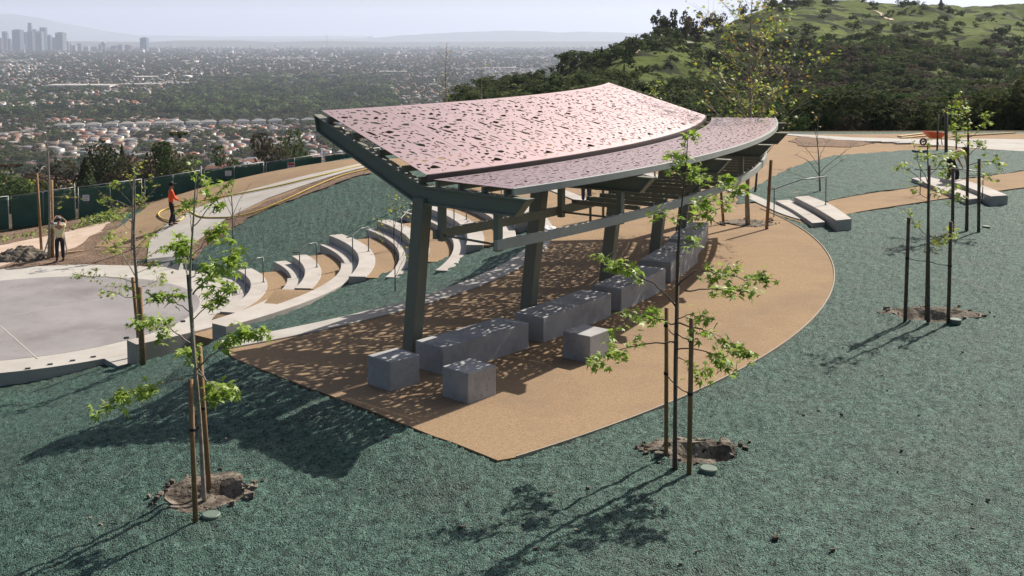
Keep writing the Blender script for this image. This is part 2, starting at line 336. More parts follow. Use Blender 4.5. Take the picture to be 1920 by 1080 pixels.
# ------------------------------------------------------------------ object helpers
def link(o, parent=None):
    COL.objects.link(o)
    if parent: o.parent = parent
    return o
def tag(o, label, cat, group=None, kind=None):
    if label: o["label"] = label
    if cat: o["category"] = cat
    if group: o["group"] = group
    if kind: o["kind"] = kind
    return o
def thing(name, label, cat, loc=(0, 0, 0), rz=0, group=None):
    o = bpy.data.objects.new(name, None); COL.objects.link(o); o.location = loc; o.rotation_euler = (0, 0, rz)
    o.empty_display_size = .2
    return tag(o, label, cat, group)
class MB:
    def __init__(s): s.v = []; s.f = []; s.m = []
    def add(s, vs, fs, mi=0):
        o = len(s.v); s.v += [tuple(v) for v in vs]; s.f += [tuple(i + o for i in f) for f in fs]; s.m += [mi] * len(fs)
    def box(s, c, sz, rz=0.0, mi=0, mtx=None):
        hx, hy, hz = sz[0] / 2, sz[1] / 2, sz[2] / 2
        vs = [Vector((x, y, z)) for x in (-hx, hx) for y in (-hy, hy) for z in (-hz, hz)]
        if mtx is not None: vs = [mtx @ v for v in vs]
        else:
            cr, sr = math.cos(rz), math.sin(rz)
            vs = [Vector((v.x * cr - v.y * sr + c[0], v.x * sr + v.y * cr + c[1], v.z + c[2])) for v in vs]
        s.add(vs, [(0, 1, 3, 2), (4, 6, 7, 5), (0, 4, 5, 1), (2, 3, 7, 6), (0, 2, 6, 4), (1, 5, 7, 3)], mi)
    def bar(s, a, b, w_, h_, mi=0):
        a = Vector(a); b = Vector(b); d = (b - a); L_ = d.length
        q = d.to_track_quat('X', 'Z').to_matrix().to_4x4()
        s.box(None, (L_, w_, h_), mi=mi, mtx=Matrix.Translation((a + b) / 2) @ q)
    def tube(s, pts, rad, n=6, mi=0, cap=True):
        pts = [Vector(p) for p in pts]
        if not hasattr(rad, '__len__'): rad = [rad] * len(pts)
        o = len(s.v); ref = None
        for i, p in enumerate(pts):
            d = (pts[min(i + 1, len(pts) - 1)] - pts[max(i - 1, 0)])
            d = d.normalized() if d.length > 1e-9 else Vector((0, 0, 1))
            if ref is None: ref = d.orthogonal().normalized()
            ref = (ref - d * ref.dot(d))
            ref = ref.normalized() if ref.length > 1e-6 else d.orthogonal().normalized()
            b_ = d.cross(ref)
            for k in range(n):
                a = 2 * math.pi * k / n
                s.v.append(tuple(p + (ref * math.cos(a) + b_ * math.sin(a)) * rad[i]))
        for i in range(len(pts) - 1):
            for k in range(n):
                s.f.append((o + i * n + k, o + i * n + (k + 1) % n, o + (i + 1) * n + (k + 1) % n, o + (i + 1) * n + k)); s.m.append(mi)
        if cap:
            s.f.append(tuple(o + k for k in range(n))[::-1]); s.m.append(mi)
            s.f.append(tuple(o + (len(pts) - 1) * n + k for k in range(n))); s.m.append(mi)
    def prism(s, poly, z0, z1, mi=0):
        n = len(poly); vs = [(p[0], p[1], z0) for p in poly] + [(p[0], p[1], z1) for p in poly]
        fs = [tuple(range(n))[::-1], tuple(range(n, 2 * n))] + [(i, (i + 1) % n, n + (i + 1) % n, n + i) for i in range(n)]
        s.add(vs, fs, mi)
    def strip(s, A, B, mi=0):
        """solid lofted from a list of cross sections, each a list of points"""
        pass
    def loft(s, secs, mi=0, closed=False):
        n = len(secs[0]); o = len(s.v)
        for q in secs: s.v += [tuple(p) for p in q]
        m_ = len(secs)
        for i in range(m_ - (0 if closed else 1)):
            j = (i + 1) % m_
            for k in range(n):
                s.f.append((o + i * n + k, o + i * n + (k + 1) % n, o + j * n + (k + 1) % n, o + j * n + k)); s.m.append(mi)
        if not closed:
            s.f.append(tuple(o + k for k in range(n))[::-1]); s.m.append(mi)
            s.f.append(tuple(o + (m_ - 1) * n + k for k in range(n))); s.m.append(mi)
    def build(s, name, mats, parent=None, smooth=False, bevel=0, loc=None):
        me = bpy.data.meshes.new(name); me.from_pydata(s.v, [], s.f)
        if not isinstance(mats, (list, tuple)): mats = [mats]
        for m_ in mats: me.materials.append(m_)
        if len(mats) > 1: me.polygons.foreach_set("material_index", s.m)
        if smooth: me.polygons.foreach_set("use_smooth", [True] * len(s.f))
        me.update()
        bm = bmesh.new(); bm.from_mesh(me); bmesh.ops.recalc_face_normals(bm, faces=bm.faces); bm.to_mesh(me); bm.free()
        o = bpy.data.objects.new(name, me); link(o, parent)
        if loc is not None: o.location = loc
        if bevel:
            b = o.modifiers.new("bevel", 'BEVEL'); b.width = bevel; b.segments = 2; b.limit_method = 'ANGLE'
        return o
def raw_mesh(name, V, F, mats, parent=None, mi=None, smooth=False):
    """fast path for big uniform meshes; V (n,3) array, F (m,k) array"""
    V = np.asarray(V, np.float32); F = np.asarray(F, np.int32); k = F.shape[1]
    me = bpy.data.meshes.new(name)
    me.vertices.add(len(V)); me.vertices.foreach_set("co", V.ravel())
    me.loops.add(F.size); me.loops.foreach_set("vertex_index", F.ravel())
    me.polygons.add(len(F)); me.polygons.foreach_set("loop_start", np.arange(len(F), dtype=np.int32) * k)
    me.polygons.foreach_set("loop_total", np.full(len(F), k, np.int32))
    if not isinstance(mats, (list, tuple)): mats = [mats]
    for m_ in mats: me.materials.append(m_)
    if mi is not None: me.polygons.foreach_set("material_index", np.asarray(mi, np.int32))
    if smooth: me.polygons.foreach_set("use_smooth", np.ones(len(F), bool))
    me.update(calc_edges=True); me.validate()
    o = bpy.data.objects.new(name, me); link(o, parent)
    return o
def dup(o, parent=None):
    c = o.copy(); COL.objects.link(c)
    if parent: c.parent = parent
    for ch in list(o.children): dup(ch, c)
    return c
# ------------------------------------------------------------------ ground
def hydro_noise(x, y):
    a = fbm(x * 8, y * 8, 3, 4) * .046 + fbm(x * 2.1, y * 2.1, 8, 2) * .03
    return np.clip(a - .012, -.07, .024)
def grid_mesh(name, sv, yv, mats, zfun, mifun):
    s_, y_ = np.meshgrid(sv, yv); x_ = s_ * y_
    z_ = zfun(x_.ravel(), y_.ravel())
    V = np.c_[x_.ravel(), y_.ravel(), z_]
    ny, nx = s_.shape
    i = np.arange(ny * nx).reshape(ny, nx)
    F = np.c_[i[:-1, :-1].ravel(), i[:-1, 1:].ravel(), i[1:, 1:].ravel(), i[1:, :-1].ravel()]
    c = V[F].mean(1)
    o = raw_mesh(name, V, F, mats, mi=mifun(c[:, 0], c[:, 1]), smooth=True)
    return o
def s_axis(n, half=.55):
    d = np.linspace(-half, half, n)
    wgs = np.array([.62, .72, .9, 1.2, 1.7, 2.4, 3.4])
    return np.r_[-wgs[::-1], d, wgs]
M['hill'] = mat("hillside_grass", (.054, .076, .018), .95, (.112, .138, .034), .03, .36, .64, bump=1.0, bscale=.5, bdist=.6,
                speck=(.024, .030, .013), spscale=.09, sthr=.52, spec=.05)
M['weeds'] = mat("dry_scrub", (.06, .055, .03), .95, (.11, .085, .055), .3, .35, .65, bump=1.0, bscale=1.5, bdist=.3, spec=.05)
def gmi(x, y):
    e = np.interp(960 + FPX * x / np.maximum(y, 1), [600, 760, 1000], [59.5, 66, 79])
    p = 960 + FPX * x / np.maximum(y, 1); return np.where(y > e + .8 - 4.5 * np.clip((640 - p) / 200, 0, 1), 1, 0)
def near_surface(x, y):
    z = terr(x, y)
    fade = np.clip((75 - y) / 15, 0, 1)
    r = np.hypot(x - C0.x, y - C0.y); th = np.degrees(np.arctan2(y - C0.y, x - C0.x))
    inside = (r > 17.0) & (r < 25.33) & (th > _aedge(r) + .1) & (th < 50)
    band = (~inside) * np.clip((r - 15.5) / 1.4, 0, 1) * np.clip((28.5 - r) / 3, 0, 1) * np.clip((th + 72) / 14, 0, 1) * np.clip((16 - th) / 8, 0, 1)
    nz = hydro_noise(x, y)
    return z + np.where(inside, -.04, nz + .03 * band) * fade
go = grid_mesh("ground", s_axis(760), np.geomspace(6.5, 100, 470), [M['hydro'], M['weeds']], near_surface, gmi)
tag(go, "green hydroseed mulch sprayed over rough earth", None, kind="structure")
hb = grid_mesh("hillside", s_axis(560), np.geomspace(98, 2500, 420), [M['hill']], lambda x, y: terr(x, y) - .03 * (y < 101), lambda x, y: np.zeros(len(x)))
tag(hb, None, None, kind="structure")
rb = MB()
xs = np.linspace(-70, 70, 29); ys = np.linspace(-40, 6.9, 12)
xg, yg = np.meshgrid(xs, ys); zg = near_z(xg.ravel(), yg.ravel()).reshape(xg.shape) - .05
V = np.c_[xg.ravel(), yg.ravel(), zg.ravel()]; i = np.arange(V.shape[0]).reshape(xg.shape)
F = np.c_[i[:-1, :-1].ravel(), i[:-1, 1:].ravel(), i[1:, 1:].ravel(), i[1:, :-1].ravel()]
tag(raw_mesh("ground", V, F, M['hydro'], smooth=True), "green hydroseed mulch behind the viewpoint", None, kind="structure")

def plain_mat():
    m = bpy.data.materials.new("valley_floor"); m.use_nodes = True
    n = m.node_tree.nodes; L = m.node_tree.links; b = n["Principled BSDF"]; b.inputs["Roughness"].default_value = .95
    b.inputs["Specular IOR Level"].default_value = .05
    ge = n.new("ShaderNodeNewGeometry")
    cur = None
    def layer(cur, scale, lo, hi, col, det=4):
        t = n.new("ShaderNodeTexNoise"); t.inputs["Scale"].default_value = scale; t.inputs["Detail"].default_value = det; t.inputs["Roughness"].default_value = .7
        L.new(ge.outputs["Position"], t.inputs["Vector"])
        mr = n.new("ShaderNodeMapRange"); mr.inputs["From Min"].default_value = lo; mr.inputs["From Max"].default_value = hi
        L.new(t.outputs["Fac"], mr.inputs["Value"])
        mx = n.new("ShaderNodeMix"); mx.data_type = 'RGBA'; L.new(mr.outputs[0], mx.inputs[0])
        if cur is None: mx.inputs[6].default_value = (.085, .095, .07, 1)
        else: L.new(cur, mx.inputs[6])
        mx.inputs[7].default_value = (*col, 1)
        return mx.outputs[2]
    cur = layer(cur, .02, .45, .6, (.16, .145, .125))
    cur = layer(cur, .05, .52, .62, (.06, .08, .035))
    cur = layer(cur, .004, .5, .65, (.05, .065, .04))
    cur = layer(cur, .09, .64, .7, (.33, .31, .29), 2)
    L.new(cur, b.inputs["Base Color"])
    return m
M['plain'] = plain_mat()
yv = np.r_[np.geomspace(2400, 44000, 40)]
sp = np.r_[np.linspace(-3.2, 3.2, 60)]
po = grid_mesh("valley_plain", sp, yv, [M['plain']], lambda x, y: np.full(len(x), -140.5), lambda x, y: np.zeros(len(x)))
tag(po, None, None, kind="structure")
# suburb floor just above the terrain foot, left of the hills
so = grid_mesh("suburb_ground", np.linspace(-.95, -.02, 60), np.geomspace(640, 2600, 40), [M['plain']], lambda x, y: np.full(len(x), -140.0), lambda x, y: np.zeros(len(x)))
tag(so, None, None, kind="structure")

# ------------------------------------------------------------------ far hills
def ridge(name, pts, dist, depth, m, base=-141, seed=1, rough=.12, step=6):
    """a real ridge of hills: pts are (photo column, crest row) at the given distance"""
    px = np.arange(pts[0][0], pts[-1][0] + 1, step); cr = np.interp(px, [p[0] for p in pts], [p[1] for p in pts])
    top = EYE - (cr - 70) / FPX * dist
    secs = []
    t = np.array([-1, -.75, -.5, -.25, 0, .3, .65, 1.0])
    prof = np.array([0, .16, .42, .74, 1.0, .72, .3, 0])
    V = []
    for k, tt in enumerate(t):
        Yd = dist + depth * tt
        X = (px - 960) / FPX * dist
        nz = fbm(X / (depth * .35), np.full_like(X, tt * 2.3), seed, 4)
        h = (top - base) * (prof[k] + (nz * rough * 1.6 if 0 < k < 7 and k != 4 else 0)) + base + (fbm(X / (depth * .12), X * 0, seed + 5, 3) * rough * .5 * (top - base) if k == 4 else 0)
        V.append(np.c_[X, np.full_like(X, Yd) + nz * depth * .1, h])
    n = len(px); V = np.concatenate(V); i = np.arange(len(V)).reshape(len(t), n)
    F = np.c_[i[:-1, :-1].ravel(), i[:-1, 1:].ravel(), i[1:, 1:].ravel(), i[1:, :-1].ravel()]
    return tag(raw_mesh(name, V, F, m, smooth=True), None, None, kind="structure")
def mountain_mat():
    m = mat("mountain_rock", (.09, .09, .08), .95, (.14, .135, .12), .0006, .4, .6, spec=.05)
    n = m.node_tree.nodes; L = m.node_tree.links; b = n["Principled BSDF"]
    src = b.inputs["Base Color"].links[0].from_socket
    ge = n.new("ShaderNodeNewGeometry"); sx = n.new("ShaderNodeSeparateXYZ"); L.new(ge.outputs["Position"], sx.inputs[0])
    t = n.new("ShaderNodeTexNoise"); t.inputs["Scale"].default_value = .0011; t.inputs["Detail"].default_value = 6; L.new(ge.outputs["Position"], t.inputs["Vector"])
    ad = n.new("ShaderNodeMath"); ad.operation = 'MULTIPLY_ADD'; ad.inputs[1].default_value = 900; L.new(t.outputs["Fac"], ad.inputs[0]); L.new(sx.outputs["Z"], ad.inputs[2])
    mr = n.new("ShaderNodeMapRange"); mr.inputs["From Min"].default_value = 1180; mr.inputs["From Max"].default_value = 1330; L.new(ad.outputs[0], mr.inputs["Value"])
    mx = n.new("ShaderNodeMix"); mx.data_type = 'RGBA'; L.new(mr.outputs[0], mx.inputs[0]); L.new(src, mx.inputs[6]); mx.inputs[7].default_value = (.75, .77, .8, 1)
    L.new(mx.outputs[2], b.inputs["Base Color"])
    return m
M['mount'] = mountain_mat(); M['ridge'] = mat("distant_scrub", (.06, .065, .05), .95)
ridge("mountains", [(-1500, 50), (-700, 38), (-300, 44), (-100, 34), (-20, 29), (15, 26), (45, 29), (80, 33), (120, 43), (170, 52), (215, 60), (260, 66), (420, 68), (700, 67)], 30000, 3500, M['mount'], seed=4, rough=.05)
ridge("far_hills", [(420, 74), (640, 73), (700, 71), (760, 66), (830, 62), (900, 59), (960, 57), (1010, 58), (1050, 61), (1100, 59), (1180, 62), (1400, 62), (2600, 58), (3400, 64)], 25000, 2500, M['ridge'], seed=9, rough=.08)
ridge("low_hills", [(-900, 72), (-100, 74), (200, 78), (280, 79), (330, 76), (380, 75.5), (450, 76), (520, 79), (600, 76.5), (660, 77), (720, 79), (900, 78), (1300, 77)], 16000, 1500, M['ridge'], seed=14, rough=.05, step=4)

# ------------------------------------------------------------------ draped sheets
def catmull(pts, n=8, closed=False):
    P = [Vector(p) for p in pts]; out = []
    m_ = len(P)
    for i in range(m_ if closed else m_ - 1):
        p0 = P[(i - 1) % m_] if closed or i > 0 else P[0]; p1 = P[i]; p2 = P[(i + 1) % m_]; p3 = P[(i + 2) % m_] if closed or i + 2 < m_ else P[-1]
        for k in range(n):
            t = k / n
            out.append(.5 * ((2 * p1) + (p2 - p0) * t + (2 * p0 - 5 * p1 + 4 * p2 - p3) * t * t + (3 * p1 - p0 - 3 * p2 + p3) * t ** 3))
    if not closed: out.append(P[-1])
    return out
def resolve(items, off=0):
    return [it if isinstance(it, Vector) else g(it[0], it[1]) for it in items]
def sheet(name, items, m, off=.035, grid=.5, edge=.35, skirt=.07, label=None, jag=0.0, kind="structure", bumpz=None):
    P = resolve(items); B = []
    for a, b in zip(P, P[1:] + P[:1]):
        n = max(1, int((b - a).length / edge))
        for k in range(n):
            q = a.lerp(b, k / n)
            if jag:
                q = q + Vector((fbm(q.x * 1.7, q.y * 1.7, 31, 3) * jag, fbm(q.x * 1.7, q.y * 1.7, 77, 3) * jag, 0))
            B.append(Vector((float(q.x), float(q.y))))
    xs = [p.x for p in B]; ys = [p.y for p in B]
    pts = list(B)
    nx = np.arange(min(xs) + grid / 2, max(xs), grid); ny = np.arange(min(ys) + grid / 2, max(ys), grid)
    # inside test, vectorised
    gx, gy = np.meshgrid(nx, ny); gx = gx.ravel() + nrng.uniform(-.1, .1, gx.size) * grid; gy = gy.ravel()
    ins = np.zeros(gx.size, bool); bx = np.array(xs); by = np.array(ys); n = len(B)
    for i in range(n):
        j = (i + 1) % n
        c = ((by[i] > gy) != (by[j] > gy)) & (gx < (bx[j] - bx[i]) * (gy - by[i]) / (by[j] - by[i] + 1e-12) + bx[i])
        ins ^= c
    pts += [Vector((float(a), float(b))) for a, b in zip(gx[ins], gy[ins])]
    vs, es, fs, ov, oe, of = delaunay_2d_cdt(pts, [], [list(range(n))], 1, 1e-4)
    X = np.array([v.x for v in vs]); Y = np.array([v.y for v in vs]); Z = terr(X, Y) + off
    if bumpz is not None: Z = Z + bumpz(X, Y)
    V = [(x, y, z) for x, y, z in zip(X, Y, Z)]; Fc = [tuple(f) for f in fs]
    if skirt:
        cnt = {}
        for f in Fc:
            for a, b in zip(f, f[1:] + f[:1]):
                k = (min(a, b), max(a, b)); cnt.setdefault(k, []).append((a, b))
        mp = {}
        extra = []
        for k, l in cnt.items():
            if len(l) == 1:
                a, b = l[0]
                for q in (a, b):
                    if q not in mp: mp[q] = len(V); V.append((V[q][0], V[q][1], V[q][2] - skirt))
                extra.append((b, a, mp[a], mp[b]))
        Fc += extra
    mb = MB(); mb.v = V; mb.f = Fc; mb.m = [0] * len(Fc)
    o = mb.build(name, m)
    tag(o, label, None, kind=kind)
    return o
def arcpts(r, a0, a1, n=24): return [cpt(r, a0 + (a1 - a0) * k / n) for k in range(n + 1)]
# big gravel terrace + everything gravelled behind it
gr = [CORNER_OUT] + arcpts(25.35, A_OUT + .6, 14, 30) + [(1528, 428), (1590, 402), (1640, 393), (1780, 372), (1920, 352), (2150, 330), (2150, 252), (1800, 251), (1400, 252), (1150, 256), (960, 275), (790, 296), (696, 301),
      (700, 310), (780, 316), (850, 322), (930, 338)] + arcpts(17.1, 34, A_IN + .6, 30) + [CORNER_IN]
sheet("gravel_terrace", gr, M['gravel'], .026, grid=.6, jag=.05)
# left: concrete path, gravel verge, bare dirt
_o = Vector((-.5, 2.6, 0))
sheet("gravel_verge", [g(697, 301) + _o, g(606, 312) + _o, g(497, 331) + _o, g(380, 359) + _o, g(268, 396) + _o, g(230, 425) + _o * .3, (178, 464), (282, 466), (285, 480), (400, 440), (520, 380), (640, 336), (700, 322)], M['gravel'], .04, grid=.6)
sheet("bare_dirt", [(-260, 515), (-260, 460), g(0, 447) + _o, g(143, 423) + _o, g(225, 402) + _o, (222, 428), (178, 464), (284, 467), (300, 512), (290, 520), (200, 512), (100, 510), (0, 515)], M['dirt'], .03, grid=.7, jag=.3)
sheet("bare_dirt", [(345, 480), (342, 460), (430, 408), (560, 357), (690, 314), (700, 326), (630, 345), (560, 372), (500, 392), (450, 420), (400, 455), (360, 485)], M['dirt'], .045, grid=.7, jag=.5)
sheet("pale_dirt_track", [(-260, 505), (-260, 470), (0, 462), (120, 438), (212, 413), (190, 432), (150, 462), (100, 480), (0, 500)], M['paledirt'], .05, grid=.7, jag=.35)
sheet("concrete_path", [(697, 305), (640, 317), (540, 340), (440, 366), (360, 396), (310, 425), (280, 455), (276, 490), (285, 530), (345, 532), (350, 490), (362, 460), (420, 415), (500, 375), (600, 340), (700, 313)], M['path'], .07, grid=.6)
# right: green island, crossing paths
sheet("hydroseed_island", [(1385, 385), (1383, 372), (1425, 345), (1500, 310), (1565, 293), (1680, 285), (1780, 281), (1920, 284), (2100, 290), (2100, 312), (1920, 322), (1800, 338), (1700, 354), (1560, 376), (1505, 396), (1470, 392), (1440, 380)],
      M['hydro'], .07, grid=.3, jag=.2, bumpz=hydro_noise)
sheet("concrete_path", [(1470, 254), (1560, 263), (1700, 270), (1860, 282), (2000, 290), (2200, 296), (2200, 279), (2000, 275), (1880, 268), (1740, 263), (1600, 259), (1470, 252)], M['path'], .06, grid=.8)
sheet("concrete_path", [(1780, 262), (1860, 269), (1990, 275), (2200, 278), (2200, 268), (1990, 265), (1870, 262)], M['path'], .065, grid=.8)
sheet("bare_dirt", [(1478, 266), (1500, 256), (1560, 262), (1640, 270), (1590, 277), (1510, 276)], M['dirt'], .06, grid=.6, jag=.4)

# pale steel edging along the outer arc of the terrace
def arc_wall(name, r0, r1, a0, a1, z0, z1, m, bevel=.012, c=C0, parent=None, n=None, loc=True, zf=None, rf=None):
    n = n or max(4, int(abs(a1 - a0) * R(1) * r1 / .25)); secs = []
    cm = (c + Vector((math.cos(R((a0 + a1) / 2)), math.sin(R((a0 + a1) / 2)), 0)) * (r0 + r1) / 2); cm.z = z0
    if not loc: cm = Vector((0, 0, 0))
    for k in range(n + 1):
        t = k / n; a = R(a0 + (a1 - a0) * t); d = Vector((math.cos(a), math.sin(a), 0)); dr = rf(t) if rf else 0
        zz1 = zf(t) if zf else z1
        secs.append([c + d * (r0 + dr) + Vector((0, 0, z0)) - cm, c + d * (r1 + dr) + Vector((0, 0, z0)) - cm,
                     c + d * (r1 + dr) + Vector((0, 0, zz1)) - cm, c + d * (r0 + dr) + Vector((0, 0, zz1)) - cm])
    mb = MB(); mb.loft(secs)
    return mb.build(name, m, parent, bevel=bevel, loc=cm)
tag(arc_wall("terrace_edging", 25.35, 25.375, A_OUT + .6, 10, -.05, .052, M['edging'], bevel=0), "thin pale edging strip along the outer curve of the gravel terrace", "edging strip")
# inner kerb walk of the terrace
tag(arc_wall("curb", 16.72, 17.32, A_IN + .6, 31, -.35, .06, M['path']), None, None, kind="structure")
def strip(name, items, width, m, off=.07, side=0, kind="structure"):
    P = catmull(resolve(items), 6); secs = []
    for i, p in enumerate(P):
        d = P[min(i + 1, len(P) - 1)] - P[max(i - 1, 0)]; d.z = 0; d.normalize(); nn = Vector((-d.y, d.x, 0))
        a = p + nn * width / 2; b = p - nn * width / 2; z = tz(p.x, p.y) + off
        secs.append([Vector((a.x, a.y, z - .3)), Vector((b.x, b.y, z - .3)), Vector((b.x, b.y, z)), Vector((a.x, a.y, z))])
    mb = MB(); mb.loft(secs); o = mb.build(name, m, bevel=.01)
    if kind: tag(o, None, None, kind=kind)
    return o
strip("curb", [(1034, 355), (1060, 365), (1098, 380)], .6, M['path'])
strip("curb", [(1190, 322), (1245, 336)], .6, M['path'])
strip("curb", [(1372, 358), (1405, 370), (1440, 386), (1475, 402), (1512, 414)], .55, M['path'])

# ------------------------------------------------------------------ stage and seat rings
sm = MB()
n = 96
sm.prism([cpt(7.3, 360 * k / n) for k in range(n)], -3.3, -2.60)
o = sm.build("stage_paving", M['path']); tag(o, None, None, kind="structure")
sm = MB(); cc = Vector((-15.75, 35.25, 0))
sm.prism([cc + Vector((math.cos(2 * math.pi * k / n), math.sin(2 * math.pi * k / n), 0)) * 5.55 for k in range(n)], -2.7, -2.594)
o = sm.build("stage_floor", M['stage']); tag(o, "round stage floor of grey exposed aggregate", None, kind="structure")
for k, (a, b) in enumerate((((0, 596), (238, 552)), ((0, 610), (70, 672)), ((238, 552), (330, 545)))):
    pa = at(*a, -2.592); pb = at(*b, -2.592); mb = MB(); mb.bar(pa, pb, .035, .008)
    tag(mb.build("paving_joint", M['conc']), None, None, kind="structure")
arc = arc_wall("stage_walk", 7.29, 8.36, -49, 37, -3.2, -2.603, M['path'], bevel=0); tag(arc, None, None, kind="structure")
arc = arc_wall("stage_walk", 7.29, 8.15, -176, -126, -3.4, -2.74, M['path'], bevel=0); tag(arc, None, None, kind="structure")
RB = [7.9, 9.7, 11.5, 13.3, 15.1, 16.68]
ZB = [-2.15 + .45 * k for k in range(6)]; ZB[5] = .12
place = ["nearest the round stage", "second out from the round stage", "third out from the round stage", "fourth out from the round stage", "fifth out from the round stage", "outermost, against the terrace kerb"]
b_rng = [(34, -16), (29, -5), (34, -6), (32, -4), (35, -2.5), (33, 4)]
a_rng = [(33, -10), (33, -47), (33, -37), (32, -9.5), (34, -13), (33, -4)]
for k in range(6):
    Rb = RB[k]; zb = ZB[k]; za = zb - .28
    o = arc_wall("seat_wall", Rb - .55, Rb, b_rng[k][0], b_rng[k][1], zb - .95, zb, M['conc'])
    tag(o, "tall curved concrete seat wall, " + place[k], "seat wall", "curved concrete seat walls of the amphitheatre")
    drift = 0; a0, a1 = a_rng[k]; a1 = 12.2 if k < 3 else a1
    f_ = (lambda t, a0=a0, a1=a1, d=drift: d * _ss(np.clip(((a0 + (a1 - a0) * t) - 12) / (a1 - 12), 0, 1)) if d else 0)
    if k < 3:
        dr_ = (-.1, -.36, -.48)[k]; e_ = (-32, -47, -37)[k]
        lw = arc_wall("seat_wall", Rb - 1.14, Rb - .562, 12, e_, za - .7, za + .03, M['conc'], rf=lambda t, d=dr_: d * _ss(np.clip(t * 1.1, 0, 1)), zf=(lambda t, z=za: z + .03 - .2 * t) if k == 0 else None)
        tag(lw, "long low curved wall sweeping from the seats towards the grass, " + ("innermost, along the stage", "middle of three", "outermost of three, against the green bank")[k], "seat wall", "long curved walls of the amphitheatre")
    o = arc_wall("seat_step", Rb - 1.0, Rb - .553, a0, a1, za - .75, za, M['conc'], rf=f_)
    tag(o, "low curved concrete seat " + "step, " + place[k], "seat step", "low curved concrete seat steps of the amphitheatre")
    if k < 5:
        o = arc_wall("gravel_tread", Rb + .003, RB[k + 1] - 1.003, 28, [-16, -5, -6, -4, -2][k], zb - .8, zb - .03, M['gravel'], bevel=0)
        tag(o, None, None, kind="structure")
for k, (t0, t1) in enumerate(((-16.05, -30), (-5.05, -36))):
    o = arc_wall("gravel_tread", RB[k] - .93 - .2 * k + (.3 if k == 0 else 0), RB[k + 1] - 1.16 - (.3, .36)[k], t0, t1, ZB[k] - 1, ZB[k] - .05, M['gravel'], bevel=0, zf=lambda t, z=ZB[k]: z - .05 - .26 * _ss(np.clip(t * 3, 0, 1)))
    tag(o, None, None, kind="structure")
# skate studs along the stage lip
for (px, py, z) in ((52, 692, -2.6), (94, 684, -2.6), (136, 677, -2.6), (175, 670, -2.6), (237, 634, -1.9), (343, 603, -2.2), (412, 572, -2.35), (425, 563, -2.35)):
    p = at(px, py, z); mb = MB(); mb.box((0, 0, .01), (.14, .05, .06), rz=.4)
    o = mb.build("edge_stud", M['rail'], bevel=.01, loc=p)
    tag(o, "small dark metal stud on the pale edge of the round stage", "edge stud", "metal studs along the stage edge")

# handrails between the seat pairs
def handrail(name_label, p0, p1, h=.9, loc=None):
    t = thing("handrail", name_label, "handrail", p0, group="steel handrails on the seat steps")
    L0 = Vector((0, 0, 0)); L1 = p1 - p0
    d = Vector((L1.x, L1.y, 0)).normalized()
    m1 = MB(); m1.tube([L0, L0 + Vector((0, 0, h))], .019, 8); m1.build("post", M['rail'], t, True)
    m2 = MB(); m2.tube([L1, L1 + Vector((0, 0, h))], .019, 8); m2.build("post", M['rail'], t, True)
    ext = L0 - d * .28 + Vector((0, 0, h - .0))
    mid = L0 + (L1 - L0) * .35; mid.z = L1.z + h
    m3 = MB(); m3.tube([ext, L0 + Vector((0, 0, h)), L0.lerp(L1, .5) + Vector((0, 0, h * 1.0 + .1)), L1 + Vector((0, 0, h))], .021, 8); m3.build("top_rail", M['rail'], t, True)
    for q in (L0, L1):
        mb = MB(); mb.tube([q, q + Vector((0, 0, .012))], .055, 10); mb.build("base_plate", M['rail'], t)
    return t
hl = ["beside the round stage", "on the second pair of seats", "on the third pair of seats", "on the fourth pair of seats, next to a thin sapling", "on the fifth pair of seats, seen past the front column", "on the outermost pair of seats"]
for k in range(6):
    th = [13, 12, 12.5, 16, 14, 17][k]
    handrail("dark steel handrail " + hl[k], cpt(RB[k] - .72, th, ZB[k] - .22), cpt(RB[k] - .12, th + 2.6, ZB[k]), .86)
# benches and rails by the right hand paths
def px_bench(outer, inner, zt, zb, label, name="curved_bench"):
    A = catmull([at(*p, zt) for p in outer], 6); Bq = catmull([at(*p, zt) for p in inner], 6); org = A[0].copy(); org.z = zb
    secs = []
    for a, b in zip(A, Bq):
        secs.append([Vector((a.x, a.y, zb)) - org, Vector((b.x, b.y, zb)) - org, b - org, a - org])
    mb = MB(); mb.loft(secs); o = mb.build(name, M['conc'], bevel=.012, loc=org)
    return tag(o, label, "bench", "curved concrete benches by the gravel paths")
px_bench([(1516, 367), (1557, 383), (1597, 410)], [(1489, 369), (1528, 389), (1568, 413)], .36, -.2, "taller curved concrete bench at the gravel path, right of the shelter roof")
px_bench([(1480, 374), (1512, 391), (1547, 416)], [(1454, 376), (1488, 394), (1523, 418)], .17, -.2, "lower curved concrete bench beside the taller one, right of the shelter roof")
px_bench([(1742, 331), (1790, 346), (1838, 371)], [(1709, 334), (1760, 352), (1812, 374)], .17, -.25, "lower curved concrete bench behind the staked tree at far right")
px_bench([(1803, 336), (1850, 350), (1890, 366)], [(1762, 332), (1812, 350), (1858, 368)], .33, -.25, "taller curved concrete bench behind the staked tree at far right")
handrail("thin dark steel handrail beside the benches right of the shelter", at(1451, 408, .0), at(1548, 384, .36), 1.0)
handrail("thin dark steel handrail beside the far right benches", at(1725, 366, .0), at(1842, 372, .2), 1.0)
